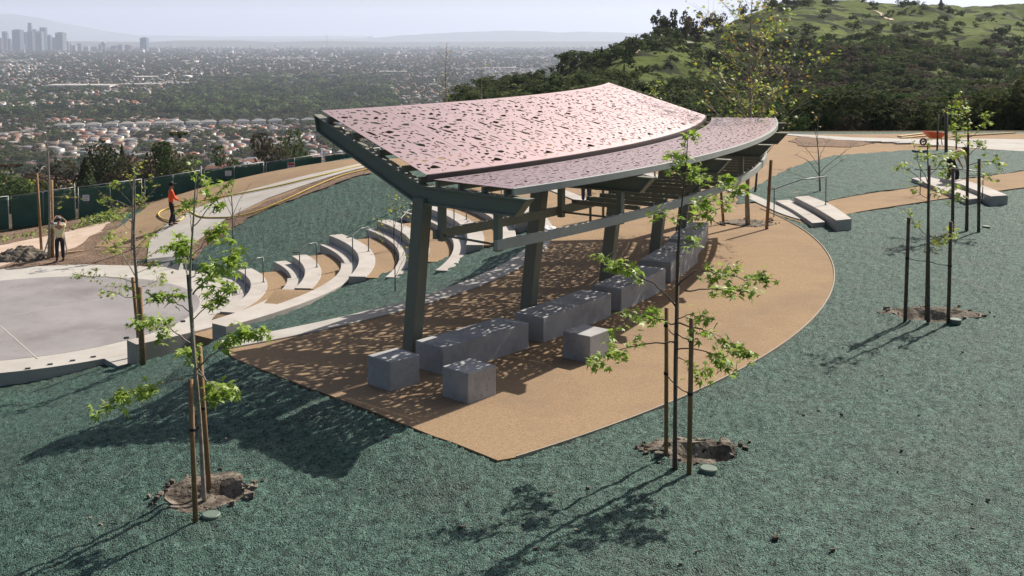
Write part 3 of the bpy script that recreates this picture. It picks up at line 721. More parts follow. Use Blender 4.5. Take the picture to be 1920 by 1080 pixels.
# ------------------------------------------------------------------ the shade shelter
CPV = Vector((-23.7, 41.7, 0))
def pp(r, th, z=0): return Vector((CPV.x + r * math.cos(R(th)), CPV.y + r * math.sin(R(th)), z))
sh = thing("shade_shelter", "curved open shade shelter with two pink perforated metal roofs on leaning olive columns", "shade shelter", pp(29.9, -26.6, 0))
SO = sh.location.copy()
FTH = [-43.4 + 6.72 * k for k in range(6)]
def rad_frame(th):
    a = R(th); return Vector((math.cos(a), math.sin(a), 0)), Vector((-math.sin(a), math.cos(a), 0))
def plate(mb, th, poly, wdt, off=0):
    d, t_ = rad_frame(th); n = len(poly)
    A = [CPV + d * r + t_ * (off - wdt / 2) + Vector((0, 0, z)) - SO for r, z in poly]
    B = [CPV + d * r + t_ * (off + wdt / 2) + Vector((0, 0, z)) - SO for r, z in poly]
    mb.add(A + B, [tuple(range(n)), tuple(range(n, 2 * n))[::-1]] + [(i, (i + 1) % n, n + (i + 1) % n, n + i) for i in range(n)])
for th in FTH:
    mb = MB()
    plate(mb, th, [(29.80, -.05), (30.08, -.05), (30.46, 3.2), (30.16, 3.2)], .25)
    mb.build("column", M['grn'], sh, bevel=.012)
    mb = MB()
    d, t_ = rad_frame(th)
    mb.box(tuple(CPV + d * 29.94 - SO + Vector((0, 0, .03))), (.5, .5, .05), rz=R(th)); bp = mb.build("base_plate", M['grn'], sh)
    mb = MB()
    top = [(27.10, 4.60), (30.38, 3.42), (33.05, 3.43)]; bot = [(32.78, 3.13), (30.22, 3.10), (27.18, 4.28)]
    plate(mb, th, top[:1] + top[1:] + bot, .05)
    # flanges
    plate(mb, th, [(27.09, 4.615), (30.38, 3.437), (30.37, 3.40), (27.10, 4.58)], .2)
    plate(mb, th, [(30.38, 3.437), (33.06, 3.447), (33.05, 3.41), (30.38, 3.40)], .2)
    plate(mb, th, [(27.17, 4.295), (30.22, 3.115), (30.21, 3.08), (27.18, 4.26)], .2)
    plate(mb, th, [(30.22, 3.115), (32.79, 3.145), (32.78, 3.11), (30.21, 3.08)], .2)
    plate(mb, th, [(33.05, 3.43), (32.78, 3.125), (32.76, 3.125), (33.02, 3.43)], .198)
    plate(mb, th, [(27.09, 4.60), (27.17, 4.28), (27.2, 4.28), (27.12, 4.60)], .198)
    mb.build("beam", M['grn'], sh, bevel=.006)
A0, A1 = FTH[0] - .1, FTH[-1] + .35
def arcbeam(name, r0, r1, z0, z1, m, a0=A0, a1=A1, bevel=0.0, z0b=None, z1b=None):
    secs = []
    n = 44
    for k in range(n + 1):
        a = a0 + (a1 - a0) * k / n
        zb0 = z0 if z0b is None else z0b; zb1 = z1 if z1b is None else z1b
        secs.append([pp(r0, a, z0) - SO, pp(r1, a, zb0) - SO, pp(r1, a, zb1) - SO, pp(r0, a, z1) - SO])
    mb = MB(); mb.loft(secs); return mb.build(name, m, sh, bevel=bevel)
for r in (27.5, 28.3, 29.1, 29.8, 30.28):
    z = 4.615 + (r - 27.1) * (3.437 - 4.615) / (30.38 - 27.1)
    arcbeam("purlin", r - .03, r + .03, z - .0, z + .115, M['grn'])
for r in (30.75, 31.35, 31.95, 32.5): arcbeam("purlin", r - .03, r + .03, 3.452, 3.552, M['grn'])
arcbeam("roof_edge", 30.47, 30.50, 3.50, 3.645, M['fascia'])
arcbeam("roof_edge", 32.66, 32.72, 3.47, 3.60, M['trim'], bevel=.006)
# perforated panels: irregular shards really cut through the sheet, the same drawing on each panel of a roof
def shard_pattern(seed, W_, H_, n, lmin, lmax, ratio, ang, spread):
    r_ = random.Random(seed); out = []; tries = 0; cells = []
    while len(out) < n and tries < 30000:
        tries += 1
        L_ = lmin + (lmax - lmin) * r_.random() ** 1.7; wd = L_ * r_.uniform(*ratio)
        if r_.random() < .13: wd = L_ * .55
        x = r_.uniform(.06, W_ - .06); y = r_.uniform(.08, H_ - .08)
        rad = L_ * .56
        if x < rad + .02 or x > W_ - rad - .02 or y < rad + .03 or y > H_ - rad - .03: continue
        if any((x - a) ** 2 + (y - b) ** 2 * 1.0 < ((rad + c) * .66) ** 2 for a, b, c in cells): continue
        t = ang + r_.gauss(0, spread); ct, st = math.cos(t), math.sin(t); k = r_.choice((5, 6, 7))
        poly = []
        bend = r_.uniform(-.2, .2)
        for q in range(k):
            a = 2 * math.pi * (q + r_.uniform(-.25, .25)) / k; f = r_.uniform(.62, 1.05)
            u = math.cos(a) * L_ / 2 * f; v = math.sin(a) * wd / 2 * f + bend * wd * math.cos(a) ** 2
            poly.append((x + u * ct - v * st, y + u * st + v * ct))
        cells.append((x, y, rad * .9)); out.append(poly)
    return out
def panel_mesh(W_, H_, holes, nx=5, ny=2):
    pts = []; faces = []
    ring = [(W_ * k / nx, 0) for k in range(nx)] + [(W_, H_ * k / ny) for k in range(ny)] + [(W_ - W_ * k / nx, H_) for k in range(nx)] + [(0, H_ - H_ * k / ny) for k in range(ny)]
    pts += ring; faces.append(list(range(len(ring))))
    for h in holes:
        o = len(pts); pts += h; faces.append(list(range(o, o + len(h))))
    vs, es, fs, ov, oe, of = delaunay_2d_cdt([Vector(p) for p in pts], [], faces, 1, 1e-5)
    keep = [tuple(f) for f, src in zip(fs, of) if not any(s_ > 0 for s_ in src)]
    return [(v.x, v.y) for v in vs], keep
def add_panels(r0, z0, r1, z1, pat, W_, H_, npan):
    uv, fc = panel_mesh(W_, H_, pat)
    for k in range(npan):
        a0 = A0 + (A1 - A0) * k / npan + .012; a1 = A0 + (A1 - A0) * (k + 1) / npan - .012
        mb = MB()
        mb.v = [tuple(pp(r0 + (r1 - r0) * v / H_, a0 + (a1 - a0) * u / W_, z0 + (z1 - z0) * v / H_) - SO) for u, v in uv]
        mb.f = fc; mb.m = [0] * len(fc)
        me = bpy.data.meshes.new("roof_panel"); me.from_pydata(mb.v, [], mb.f); me.materials.append(M['pink']); me.update()
        if me.polygons[0].normal.z < 0: me.flip_normals()
        o = link(bpy.data.objects.new("roof_panel", me), sh)
        sol = o.modifiers.new("thickness", 'SOLIDIFY'); sol.thickness = .006; sol.offset = 1
pu = shard_pattern(5, 1.72, 3.30, 165, .10, .36, (.3, .6), .15, .8)
add_panels(27.28, 4.70, 30.46, 3.645, pu, 1.72, 3.30, 10)
pl = shard_pattern(8, 1.80, 2.32, 125, .10, .38, (.22, .42), .0, .45)
add_panels(30.66, 3.57, 32.67, 3.585, pl, 1.80, 2.32, 10)
# hung trellis
arcbeam("trellis_rim", 32.32, 32.40, 2.48, 2.66, M['trim'], a0=FTH[0] - .25, a1=FTH[-1] + .3, bevel=.008)
arcbeam("trellis_rim", 30.72, 30.80, 2.48, 2.66, M['grn'], a0=FTH[0] - .25, a1=FTH[-1] + .3, bevel=.008)
for th in FTH:
    for r in (32.28, 30.84):
        mb = MB(); plate(mb, th, [(r - .06, 2.44), (r + .06, 2.44), (r + .06, 3.12), (r - .06, 3.12)], .13); mb.build("hanger", M['grn'], sh, bevel=.008)
    mb = MB(); mb.tube([pp(30.8, th, 2.55) - SO, pp(32.34, th, 2.55) - SO], .022, 8); mb.build("cross_rod", M['grn'], sh, True)
a = FTH[1] + 1.2
while a < FTH[-1] + .2:
    mb = MB(); mb.bar(pp(30.70, a, 2.68) - SO, pp(32.34, a, 2.68) - SO, .07, .09); mb.build("slat", M['grn'], sh)
    a += 1.12

# ------------------------------------------------------------------ blocks under the shelter
def arc_block(a0, a1, r0, r1, h, label):
    secs = []; org = pp((r0 + r1) / 2, (a0 + a1) / 2); h = .54
    for k in range(5):
        a = a0 + (a1 - a0) * k / 4
        secs.append([pp(r0, a, -.05) - org, pp(r1, a, -.05) - org, pp(r1, a, h) - org, pp(r0, a, h) - org])
    mb = MB(); mb.loft(secs); o = mb.build("concrete_bench", M['bconc'], bevel=.014, loc=org + Vector((-.02, -.3, 0)))
    tag(o, label, "bench", "long concrete benches under the shelter")
arc_block(-43.5, -39.0, 30.2, 30.95, .47, "long grey concrete bench beside the nearest column of the shelter")
arc_block(-38.1, -33.1, 30.2, 30.95, .47, "long grey concrete bench between the second and third columns, second from the front")
arc_block(-32.2, -27.3, 30.2, 30.95, .47, "long grey concrete bench between the third and fourth columns, third from the front")
arc_block(-26.0, -20.8, 30.0, 30.85, .47, "long grey concrete bench behind the right staked tree's leaves, fourth from the front")
arc_block(-19.8, -14.0, 29.9, 30.65, .47, "farthest long concrete bench under the shelter, half in sun")
for (x, y, th, lb) in ((-2.12, 19.62, -44, "grey concrete cube seat left of the nearest column"), (-.74, 18.95, -43.5, "grey concrete cube seat nearest the camera, by the end of the front bench"), (1.44, 21.3, -38.5, "grey concrete cube seat on its own at the sunlit edge, behind the right tree's leaves")):
    mb = MB(); mb.box((0, 0, .25), (.64, .68, .6), rz=R(th)); o = mb.build("concrete_cube_seat", M['bconc'], bevel=.016, loc=(x, y, 0))
    tag(o, lb, "cube seat", "concrete cube seats")
# ------------------------------------------------------------------ leaves and saplings
def _leaf_template():
    tips = [(0, 1.0), (50, .86), (104, .62)]; out = [(-.28, 0)]
    ang = []
    for a, r_ in ((-104, .55), (-77, .30), (-50, .82), (-25, .36), (0, 1.0), (25, .36), (50, .82), (77, .30), (104, .55)):
        ang.append((math.cos(R(a)) * r_, math.sin(R(a)) * r_))
    pts = [(0, 0)] + [(-.15, -.1)] + ang + [(-.15, .1)]
    V = np.array([(x * .62, y * .62, -.22 * (x * x + y * y)) for x, y in pts])
    n = len(pts) - 1
    F = np.array([(0, 1 + i, 1 + (i + 1) % n) for i in range(n)])
    return V, F
LV, LF = _leaf_template()
LV2 = np.array([(-.5, 0, 0), (0, .26, -.04), (.55, 0, -.12), (0, -.26, -.04)]); LF2 = np.array([(0, 1, 2), (0, 2, 3)])
def leaf_cloud(name, pos, size, m, parent, tmpl=0, up=.55, seed=0):
    r_ = np.random.default_rng(seed); pos = np.asarray(pos, float); n = len(pos)
    if n == 0: return None
    T, FF = (LV, LF) if tmpl == 0 else (LV2, LF2)
    nrm = r_.normal(size=(n, 3)) * .6; nrm[:, 2] = np.abs(nrm[:, 2]) + up
    nrm /= np.linalg.norm(nrm, axis=1)[:, None]
    t = r_.normal(size=(n, 3)); t -= nrm * (t * nrm).sum(1)[:, None]; t /= np.linalg.norm(t, axis=1)[:, None]
    b = np.cross(nrm, t); s_ = size * r_.uniform(.6, 1.25, n)
    V = pos[:, None, :] + s_[:, None, None] * (T[None, :, 0, None] * t[:, None, :] + T[None, :, 1, None] * b[:, None, :] + T[None, :, 2, None] * nrm[:, None, :])
    F = FF[None] + (np.arange(n) * len(T))[:, None, None]
    mats = m if isinstance(m, (list, tuple)) else [m]
    mi = np.repeat(r_.integers(0, len(mats), n), len(FF))
    return raw_mesh(name, V.reshape(-1, 3), F.reshape(-1, 3), list(mats), parent, mi=mi)
def sapling(label, base, trunk, branches, r0=.03, leaf=.14, dens=34, mats=None, bark='bark', name="sapling", cat="young tree", group=None, seed=1, twig=.22, tmpl=0, zbase=None, lstart=.35, spread=.06):
    """trunk and branches are drawn at the tree's own distance; each limb then leaves that plane to the front or back"""
    r_ = random.Random(seed); mats = mats or [M['leaf']]
    b = g(*base) if zbase is None else at(base[0], base[1], zbase)
    Y = b.y; t = thing(name, label, cat, b, group=group)
    P = [atY(px, py, Y) - b for px, py in trunk]
    P = catmull(P, 4)
    P = [p + Vector((0, math.sin(i * .7 + seed) * .015, 0)) for i, p in enumerate(P)]
    tr = MB(); n = len(P); tr.tube(P, [r0 * (1 - .82 * (k / (n - 1)) ** 1.2) for k in range(n)], 8)
    tr.build("trunk", M[bark], t, True)
    brm = MB(); leaves = []
    for bl in branches:
        opt = bl[0] if isinstance(bl[0], dict) else {}
        pts = bl[1:] if opt else bl
        Q = [atY(px, py, Y) - b for px, py in pts]
        sl = opt.get('s', r_.choice((-1, 1)) * r_.uniform(.15, .75))
        q0 = Q[0]; Q = [Vector((q.x, sl * (Vector((q.x - q0.x, 0, q.z - q0.z)).length), q.z)) for q in Q]
        Q = catmull(Q, 4); n = len(Q)
        for i in range(1, n - 1): Q[i] = Q[i] + Vector((r_.uniform(-1, 1), r_.uniform(-1, 1), r_.uniform(-1, 1))) * .02
        Ltot = sum((Q[i + 1] - Q[i]).length for i in range(n - 1))
        rb = min(r0 * .42, .004 + .008 * Ltot)
        brm.tube(Q, [rb * (1 - .75 * k / (n - 1)) for k in range(n)], 5)
        nl = int(dens * 1.15 * opt.get('d', 1) * Ltot / .9) + 3
        ntw = max(2, int(Ltot / .11)) if opt.get('d', 1) > 0 else int(Ltot / .3)
        tips = [Q[-1]]
        for k in range(ntw):
            f = r_.uniform(lstart, 1.0); ii = min(n - 2, int(f * (n - 1))); p = Q[ii].lerp(Q[ii + 1], f * (n - 1) - ii)
            d = Vector((r_.uniform(-1, 1), r_.uniform(-1, 1), r_.uniform(-.35, .8))).normalized() + (Q[-1] - Q[0]).normalized() * .6
            q = p + d.normalized() * r_.uniform(.3, 1) * twig
            brm.tube([p, p.lerp(q, .5) + Vector((0, 0, .02)), q], [rb * .4, rb * .3, rb * .2], 4); tips.append(q); tips.append(p.lerp(q, .6))
        if opt.get('d', 1) > 0:
            for k in range(nl):
                q = r_.choice(tips)
                leaves.append(q + Vector((r_.gauss(0, spread), r_.gauss(0, spread), r_.gauss(0, spread * .7) - .03)))
    brm.build("branches", M[bark], t, True)
    leaf_cloud("foliage", [tuple(l) for l in leaves], leaf, mats, t, tmpl, seed=seed)
    return t
def stake(label, base, top, r=.036, ties=(), group=None, zbase=None, trunkx=None, mat_='stake'):
    b = g(*base) if zbase is None else at(base[0], base[1], zbase)
    q = atY(top[0], top[1], b.y) - b
    t = thing("tree_stake", label, "tree stake", b, group=group)
    mb = MB(); mb.tube([Vector((0, 0, -.1)), q], r, 10); mb.build("pole", M[mat_], t, True)
    for (px, py, tx, ty) in ties:
        a = atY(px, py, b.y) - b; c = atY(tx, ty, b.y) - b
        mb = MB(); mb.tube([a + Vector((0, 0, 0)), a.lerp(c, .5) + Vector((0, .05, -.03)), c], .009, 5)
        mb.tube([a + Vector((0, 0, -.02)), a + Vector((0, 0, .02))], r * 1.15, 10); mb.build("tie", M['tie'], t, True)
    return t
def well(label, c, rx, ry, seed, depth=.16, nclod=60):
    """ragged ring of dug soil round a tree: a shallow basin with a raised lip"""
    r_ = random.Random(seed); n = 40; ptsw = []
    for k in range(n):
        a = 2 * math.pi * k / n; f = 1 + .22 * math.sin(a * 2 + seed) + r_.uniform(-.1, .1)
        ptsw.append(Vector((c.x + rx * f * math.cos(a), c.y + ry * f * math.sin(a), 0)))
    def bz(x, y):
        q = np.hypot((x - c.x) / rx, (y - c.y) / ry)
        return .022 + fbm(x * 5, y * 5, seed, 4) * .05 - .055 * _ss((q - .85) / .3)
    sheet("tree_well_soil", ptsw, M['soil'], .035, grid=.09, edge=.12, skirt=.08, bumpz=bz, jag=.06)
    mb = MB()
    for k in range(nclod):
        a = r_.uniform(0, 2 * math.pi); q = r_.gauss(.95, .2); x = c.x + rx * q * math.cos(a); y = c.y + ry * q * math.sin(a); s_ = r_.uniform(.015, .05) * (2 if r_.random() < .08 else 1)
        z = tz(x, y) + .02
        vs = []
        for i in range(8):
            v = Vector(((i & 1) - .5, ((i >> 1) & 1) - .5, (i >> 2) - .5)) * 1.6 + Vector((r_.uniform(-.4, .4), r_.uniform(-.4, .4), r_.uniform(-.4, .4)))
            vs.append(Vector((x, y, z)) + v * s_)
        mb.add(vs, [(0, 1, 3, 2), (4, 6, 7, 5), (0, 4, 5, 1), (2, 3, 7, 6), (0, 2, 6, 4), (1, 5, 7, 3)])
    tag(mb.build("soil_clods", M['soil'], bevel=.008), label, None, kind="stuff")
def valve(label, px, py):
    p = g(px, py, .05); mb = MB(); mb.tube([(0, 0, -.08), (0, 0, .0), (0, 0, .012)], [.125, .125, .11], 20)
    tag(mb.build("valve_cover", M['valve'], loc=p), label, "valve cover", "round irrigation valve covers")

# --- left staked plane tree in the foreground
yA = [M['leaf']]
sapling("leafy young plane tree tied to two wooden stakes, front left", (384, 946),
        [(384, 946), (379, 860), (371, 750), (363, 650), (358, 590), (357, 510), (361, 430), (365, 375), (368, 330)],
        [[(362, 552), (390, 522), (415, 500), (440, 475), (462, 455)], [(360, 545), (340, 505), (326, 478), (322, 455)], [(358, 585), (338, 566), (318, 556), (306, 552)],
         [(360, 600), (385, 580), (410, 560), (425, 548)], [(361, 648), (335, 634), (300, 617), (272, 612), (246, 622)], [(369, 692), (412, 655), (455, 622), (500, 603)],
         [{'s': -.7}, (367, 705), (335, 705), (290, 712), (255, 718), (232, 730)], [(366, 690), (350, 675), (332, 668)], [(371, 700), (400, 712), (430, 720), (448, 705)], [(371, 690), (395, 720), (405, 735)],
         [{'d': .5}, (361, 440), (354, 412), (350, 385)], [{'d': .6}, (361, 425), (392, 388), (412, 358)], [(360, 480), (385, 450), (410, 430)], [(359, 520), (385, 505), (410, 505)], [{'d': .5}, (366, 380), (368, 330)], [(358, 500), (346, 470), (341, 452)]],
        r0=.034, leaf=.175, dens=72, seed=3, bark='bark', group="young staked plane trees")
stake("front wooden stake of the front left tree", (367, 981), (357, 711), .035, [(361, 805, 374, 800)], "wooden tree stakes")
stake("rear wooden stake of the front left tree", (393, 921), (374, 650), .035, [(381, 765, 374, 772)], "wooden tree stakes")
stake("slim nursery stake strapped to the trunk of the front left tree", (386, 944), (353, 515), .028, [], "wooden tree stakes", mat_='dbark')
well("crumbs of dug soil round the front left tree", g(375, 945) + Vector((.05, .15, 0)), .72, .6, 4, nclod=55)
valve("round green valve cover at the foot of the front left tree", 396, 971)
# --- right staked plane tree
sapling("leafy young plane tree tied between two wooden stakes in front of the shelter, front right", (1267, 882),
        [(1267, 882), (1266, 800), (1266, 700), (1268, 600), (1271, 480), (1277, 400), (1284, 330), (1290, 262)],
        [[(1267, 575), (1240, 545), (1205, 530), (1170, 515), (1142, 506)], [(1272, 535), (1300, 512), (1345, 515), (1400, 528), (1460, 530)], [(1285, 545), (1330, 548), (1385, 555), (1430, 573)],
         [(1266, 607), (1235, 603), (1195, 598), (1158, 628)], [(1264, 642), (1220, 648), (1170, 668), (1122, 700)], [(1270, 598), (1300, 592), (1335, 604)], [(1270, 605), (1310, 612), (1350, 628), (1386, 640)],
         [(1268, 655), (1315, 655), (1350, 668), (1376, 690)], [(1267, 672), (1290, 682), (1325, 712)], [{'d': 1.1}, (1283, 340), (1268, 325), (1262, 300)], [(1285, 365), (1315, 345), (1345, 340), (1368, 345)],
         [(1279, 420), (1262, 412), (1240, 402)], [(1281, 400), (1315, 405), (1350, 400), (1378, 395)], [(1283, 385), (1300, 378), (1318, 372)], [(1275, 460), (1290, 455), (1298, 448)], [{'d': .8}, (1284, 330), (1290, 262)], [(1283, 350), (1300, 330), (1304, 305)]],
        r0=.032, leaf=.16, dens=60, seed=7, bark='dbark', group="young staked plane trees")
stake("rear wooden stake of the front right tree", (1249, 858), (1250, 577), .032, [(1249, 610, 1266, 630), (1249, 700, 1266, 720)], "wooden tree stakes")
stake("front wooden stake of the front right tree", (1292, 888), (1297, 597), .037, [(1295, 638, 1268, 625), (1294, 738, 1267, 722)], "wooden tree stakes")
stake("tall nursery stake strapped to the trunk of the front right tree", (1264, 880), (1271, 470), .03, [], "wooden tree stakes")
well("crumbs of dug soil round the front right tree", g(1300, 862) + Vector((0, .1, 0)), .68, .42, 9, nclod=55)
valve("round green valve cover at the foot of the front right tree", 1328, 884)
mb = MB(); mb.tube([(0, 0, -.01), (0, 0, .02)], .036, 10)
# --- right, mid distance
sapling("slender staked sapling in the mulch at right, three low stakes", (1740, 604), [(1740, 604), (1741, 500), (1740, 400), (1741, 330), (1738, 269)],
        [[(1741, 345), (1728, 310), (1722, 280)], [(1741, 330), (1760, 315), (1775, 300)], [(1741, 300), (1735, 285), (1738, 269)], [(1741, 370), (1760, 362), (1785, 357)], [(1741, 375), (1722, 362), (1712, 350)],
         [(1741, 445), (1722, 425), (1710, 402)], [(1741, 450), (1760, 440), (1780, 435)], [(1742, 440), (1770, 455), (1808, 430)], [(1742, 455), (1765, 462), (1800, 458)], [(1741, 350), (1715, 325), (1702, 318)]],
        r0=.045, leaf=.14, dens=24, seed=12, bark='dbark', group="young staked plane trees", mats=[M['leafy'], M['leaf']])
stake("left stake of the sapling in the mulch at right", (1697, 601), (1704, 408), .04, [(1701, 484, 1740, 490)], "wooden tree stakes", mat_='dbark')
stake("right stake of the sapling in the mulch at right", (1778, 604), (1783, 416), .04, [(1781, 498, 1741, 490)], "wooden tree stakes", mat_='dbark')
stake("middle stake behind the trunk of the sapling in the mulch at right", (1736, 602), (1743, 310), .03, [], "wooden tree stakes", mat_='dbark')
well("crumbs of dug soil round the sapling at right", g(1745, 596), .95, .55, 15, nclod=50)
valve("round green valve cover beside the sapling at right", 1791, 603)
sapling("leafy staked tree in front of the far right benches", (1812, 432), [(1812, 432), (1814, 350), (1815, 280), (1814, 230), (1808, 180)],
        [[(1814, 300), (1790, 290), (1765, 300)], [(1814, 295), (1840, 275), (1858, 290)], [(1814, 310), (1850, 300), (1862, 315)], [(1814, 325), (1790, 320), (1770, 330)], [(1814, 330), (1835, 330), (1850, 335)],
         [(1814, 280), (1795, 262), (1785, 258)], [(1814, 260), (1830, 245), (1842, 215)], [(1814, 240), (1795, 225), (1780, 190)], [(1813, 220), (1815, 200), (1808, 180)], [(1814, 350), (1795, 345), (1772, 355)], [(1814, 235), (1800, 240), (1790, 240)], [(1813, 372), (1800, 368), (1780, 372)]],
        r0=.06, leaf=.18, dens=42, seed=17, bark='dbark', group="young staked plane trees", mats=[M['leafy'], M['leaf'], M['leaf']], twig=.4)
stake("right stake of the leafy tree before the far right benches", (1835, 434), (1836, 298), .05, [], "wooden tree stakes", mat_='dbark')
stake("left stake of the leafy tree before the far right benches", (1786, 440), (1787, 316), .05, [], "wooden tree stakes", mat_='dbark')
valve("round green valve cover beside the leafy far right tree", 1849, 427)
stake("tall dark stake behind the wheelbarrow", (1774, 288), (1774, 205), .09, [], "wooden tree stakes", mat_='dbark')
stake("thin stake left of the wheelbarrow handles", (1757, 284), (1759, 214), .05, [], "wooden tree stakes", mat_='dbark')
sapling("thin leafy sapling behind the hi-vis worker", (1793, 300), [(1793, 300), (1793, 250), (1791, 205), (1788, 187)], [[(1793, 240), (1800, 222), (1806, 212)], [(1792, 225), (1783, 210), (1780, 196)], [(1792, 250), (1802, 240), (1812, 236)]], r0=.05, leaf=.22, dens=5, seed=19, bark='dbark', mats=[M['leafy']], twig=.5)
# --- left, by the stage
sapling("bushy young tree tied to two stakes at the edge of the round stage", (266, 682), [(266, 682), (262, 600), (256, 520), (251, 440), (253, 380), (252, 312)],
        [[(256, 520), (225, 490), (195, 470), (178, 458)], [(256, 530), (220, 515), (190, 510), (172, 505)], [(255, 500), (280, 480), (305, 465)], [(257, 540), (285, 530), (310, 515)], [(258, 560), (230, 560), (205, 555), (190, 560)],
         [(258, 550), (240, 535), (205, 530)], [(254, 470), (230, 450), (210, 440)], [(254, 465), (275, 445), (292, 430)], [(258, 575), (280, 570), (300, 558)], [(254, 440), (240, 420), (232, 400)], [{'d': .5}, (252, 420), (215, 390), (205, 370)], [{'d': .5}, (252, 400), (270, 380), (285, 350)],
         [{'d': .6}, (252, 390), (240, 365), (222, 345)], [{'d': .7}, (252, 350), (252, 312)], [(260, 590), (280, 600), (292, 612)], [(254, 480), (262, 460), (270, 455)], [(256, 510), (275, 505), (300, 495)], [(254, 490), (235, 475), (215, 470)]],
        r0=.06, leaf=.16, dens=24, seed=23, group="young staked plane trees", mats=[M['leaf'], M['leaf'], M['leafy']], twig=.35)
stake("right stake of the tree at the edge of the stage", (269, 683), (262, 538), .06, [], "wooden tree stakes")
stake("left stake of the tree at the edge of the stage", (263, 670), (249, 520), .05, [], "wooden tree stakes")
sapling("tall thin sapling at the fence side of the gravel verge, yellow tufts", (247, 470), [(247, 470), (249, 400), (250, 340), (252, 308)],
        [[(250, 360), (240, 345), (235, 330)], [(250, 350), (268, 345), (280, 335)], [(250, 340), (252, 308)], [(249, 390), (225, 375), (205, 365)], [(249, 395), (262, 388), (282, 352)], [(249, 420), (225, 400), (205, 388)]],
        r0=.05, leaf=.2, dens=6, seed=27, mats=[M['leafy']], twig=.5)
sapling("nearly bare sapling in the dirt strip beside the path", (437, 448), [(437, 448), (436, 400), (434, 360), (440, 338)],
        [[{'d': 0}, (436, 410), (425, 375), (418, 350)], [{'d': 0}, (436, 405), (448, 370), (462, 348)], [{'d': .3}, (436, 425), (452, 400), (460, 385)], [{'d': 0}, (436, 390), (430, 360), (425, 338)]],
        r0=.035, leaf=.14, dens=4, seed=29, twig=.3, mats=[M['leafy']])
sapling("thin sapling with sparse yellow leaves in front of the third and fourth seat walls", (741, 545), [(741, 545), (740, 480), (738, 430), (740, 375)],
        [[(740, 490), (728, 455), (718, 420), (712, 400)], [(740, 480), (752, 440), (765, 405), (775, 380)], [(740, 500), (760, 470), (772, 455)], [(739, 450), (725, 425), (722, 395)], [(739, 440), (745, 400), (748, 372)], [(741, 520), (755, 490), (765, 480)], [(739, 430), (740, 400), (740, 372)]],
        r0=.017, leaf=.11, dens=10, seed=31, bark='dbark', mats=[M['leafy']], twig=.35)
# --- right of the shelter
sapling("bare sapling in the green island right of the shelter roof", (1538, 362), [(1538, 362), (1536, 320), (1534, 280), (1528, 240)],
        [[{'d': 0}, (1536, 330), (1510, 300), (1480, 285)], [{'d': 0}, (1536, 325), (1560, 300), (1592, 275)], [{'d': 0}, (1535, 310), (1515, 280), (1500, 262)], [{'d': 0}, (1535, 300), (1548, 275), (1560, 262)], [{'d': 0}, (1537, 340), (1500, 330), (1470, 322)], [{'d': .25}, (1534, 285), (1510, 284), (1506, 284)], [{'d': 0}, (1536, 335), (1565, 318), (1600, 300)], [{'d': .4}, (1534, 270), (1532, 232), (1535, 215)]],
        r0=.045, leaf=.2, dens=4, seed=33, bark='bark', mats=[M['leafo']], twig=.45)
stake("stake under the far end of the trellis, right one", (1437, 431), (1446, 300), .055, [], "wooden tree stakes")
stake("stake under the far end of the trellis, left one", (1357, 421), (1352, 355), .05, [], "wooden tree stakes")
stake("stake of a sapling seen through the trellis, left", (1107, 415), (1107, 345), .045, [], "wooden tree stakes", mat_='dbark')
stake("stake of a sapling seen through the trellis, right", (1131, 413), (1131, 345), .045, [], "wooden tree stakes", mat_='dbark')
well("crumbs of dug soil round the tall tree behind the shelter", at(1400, 420, 0), .9, .7, 35, nclod=40)

def grow_tree(name, label, cat, base, H, seed, nb, spread, leaf, dens, mats, bark, r0=.07, lean=0, upk=.75, zlo=.25, bare=False, twn=8):
    r_ = random.Random(seed); t = thing(name, label, cat, base)
    P = [Vector((lean * k / 8 + math.sin(k * 1.3 + seed) * .04, math.cos(k + seed) * .04, H * k / 8)) for k in range(9)]
    mb = MB(); mb.tube(P, [r0 * (1 - .88 * k / 8) for k in range(9)], 8); mb.build("trunk", M[bark], t, True)
    br = MB(); leaves = []
    for b in range(nb):
        f = zlo + (1 - zlo) * (b + r_.random()) / nb * .95; i = min(7, int(f * 8)); p = P[i].lerp(P[i + 1], f * 8 - i)
        a = b * 2.4 + r_.uniform(-.4, .4); Lb = spread * (1.05 - f * .75) * r_.uniform(.7, 1.2)
        d = Vector((math.cos(a), math.sin(a), upk * r_.uniform(.6, 1.3)))
        Q = [p]
        for k in range(5):
            d = d + Vector((r_.uniform(-.2, .2), r_.uniform(-.2, .2), .08)); Q.append(Q[-1] + d.normalized() * Lb / 5)
        rb = r0 * .35 * (1.1 - f); br.tube(Q, [rb * (1 - .15 * k) for k in range(6)], 5)
        for k in range(twn):
            ii = r_.randint(1, 4); q = Q[ii].lerp(Q[ii + 1], r_.random()); e = q + (d.normalized() + Vector((r_.uniform(-1, 1), r_.uniform(-1, 1), r_.uniform(-.5, 1)))) .normalized() * Lb * r_.uniform(.12, .32)
            br.tube([q, q.lerp(e, .5) + Vector((0, 0, .03)), e], [rb * .35, rb * .25, rb * .12], 4)
            for _ in range(int(dens * r_.uniform(0, 1) + r_.random())):
                leaves.append(tuple(q.lerp(e, r_.uniform(.3, 1.1)) + Vector((r_.gauss(0, .08), r_.gauss(0, .08), r_.gauss(0, .08)))))
    br.build("branches", M[bark], t, True)
    if leaves: leaf_cloud("foliage", leaves, leaf, mats, t, 0, seed=seed)
    return t
b = at(1402, 424, 0)
grow_tree("plane_tree", "tall thin plane tree with sparse pale leaves behind the right end of the shelter", "tree", b, 7.8, 41, 46, 4.1, .18, 4.4, [M['leafy'], M['leaf'], M['leaf'], M['leafo']], 'bark', r0=.085, twn=11, zlo=.3)
b = at(1500, 395, .0) + Vector((-.6, 4.5, 0))
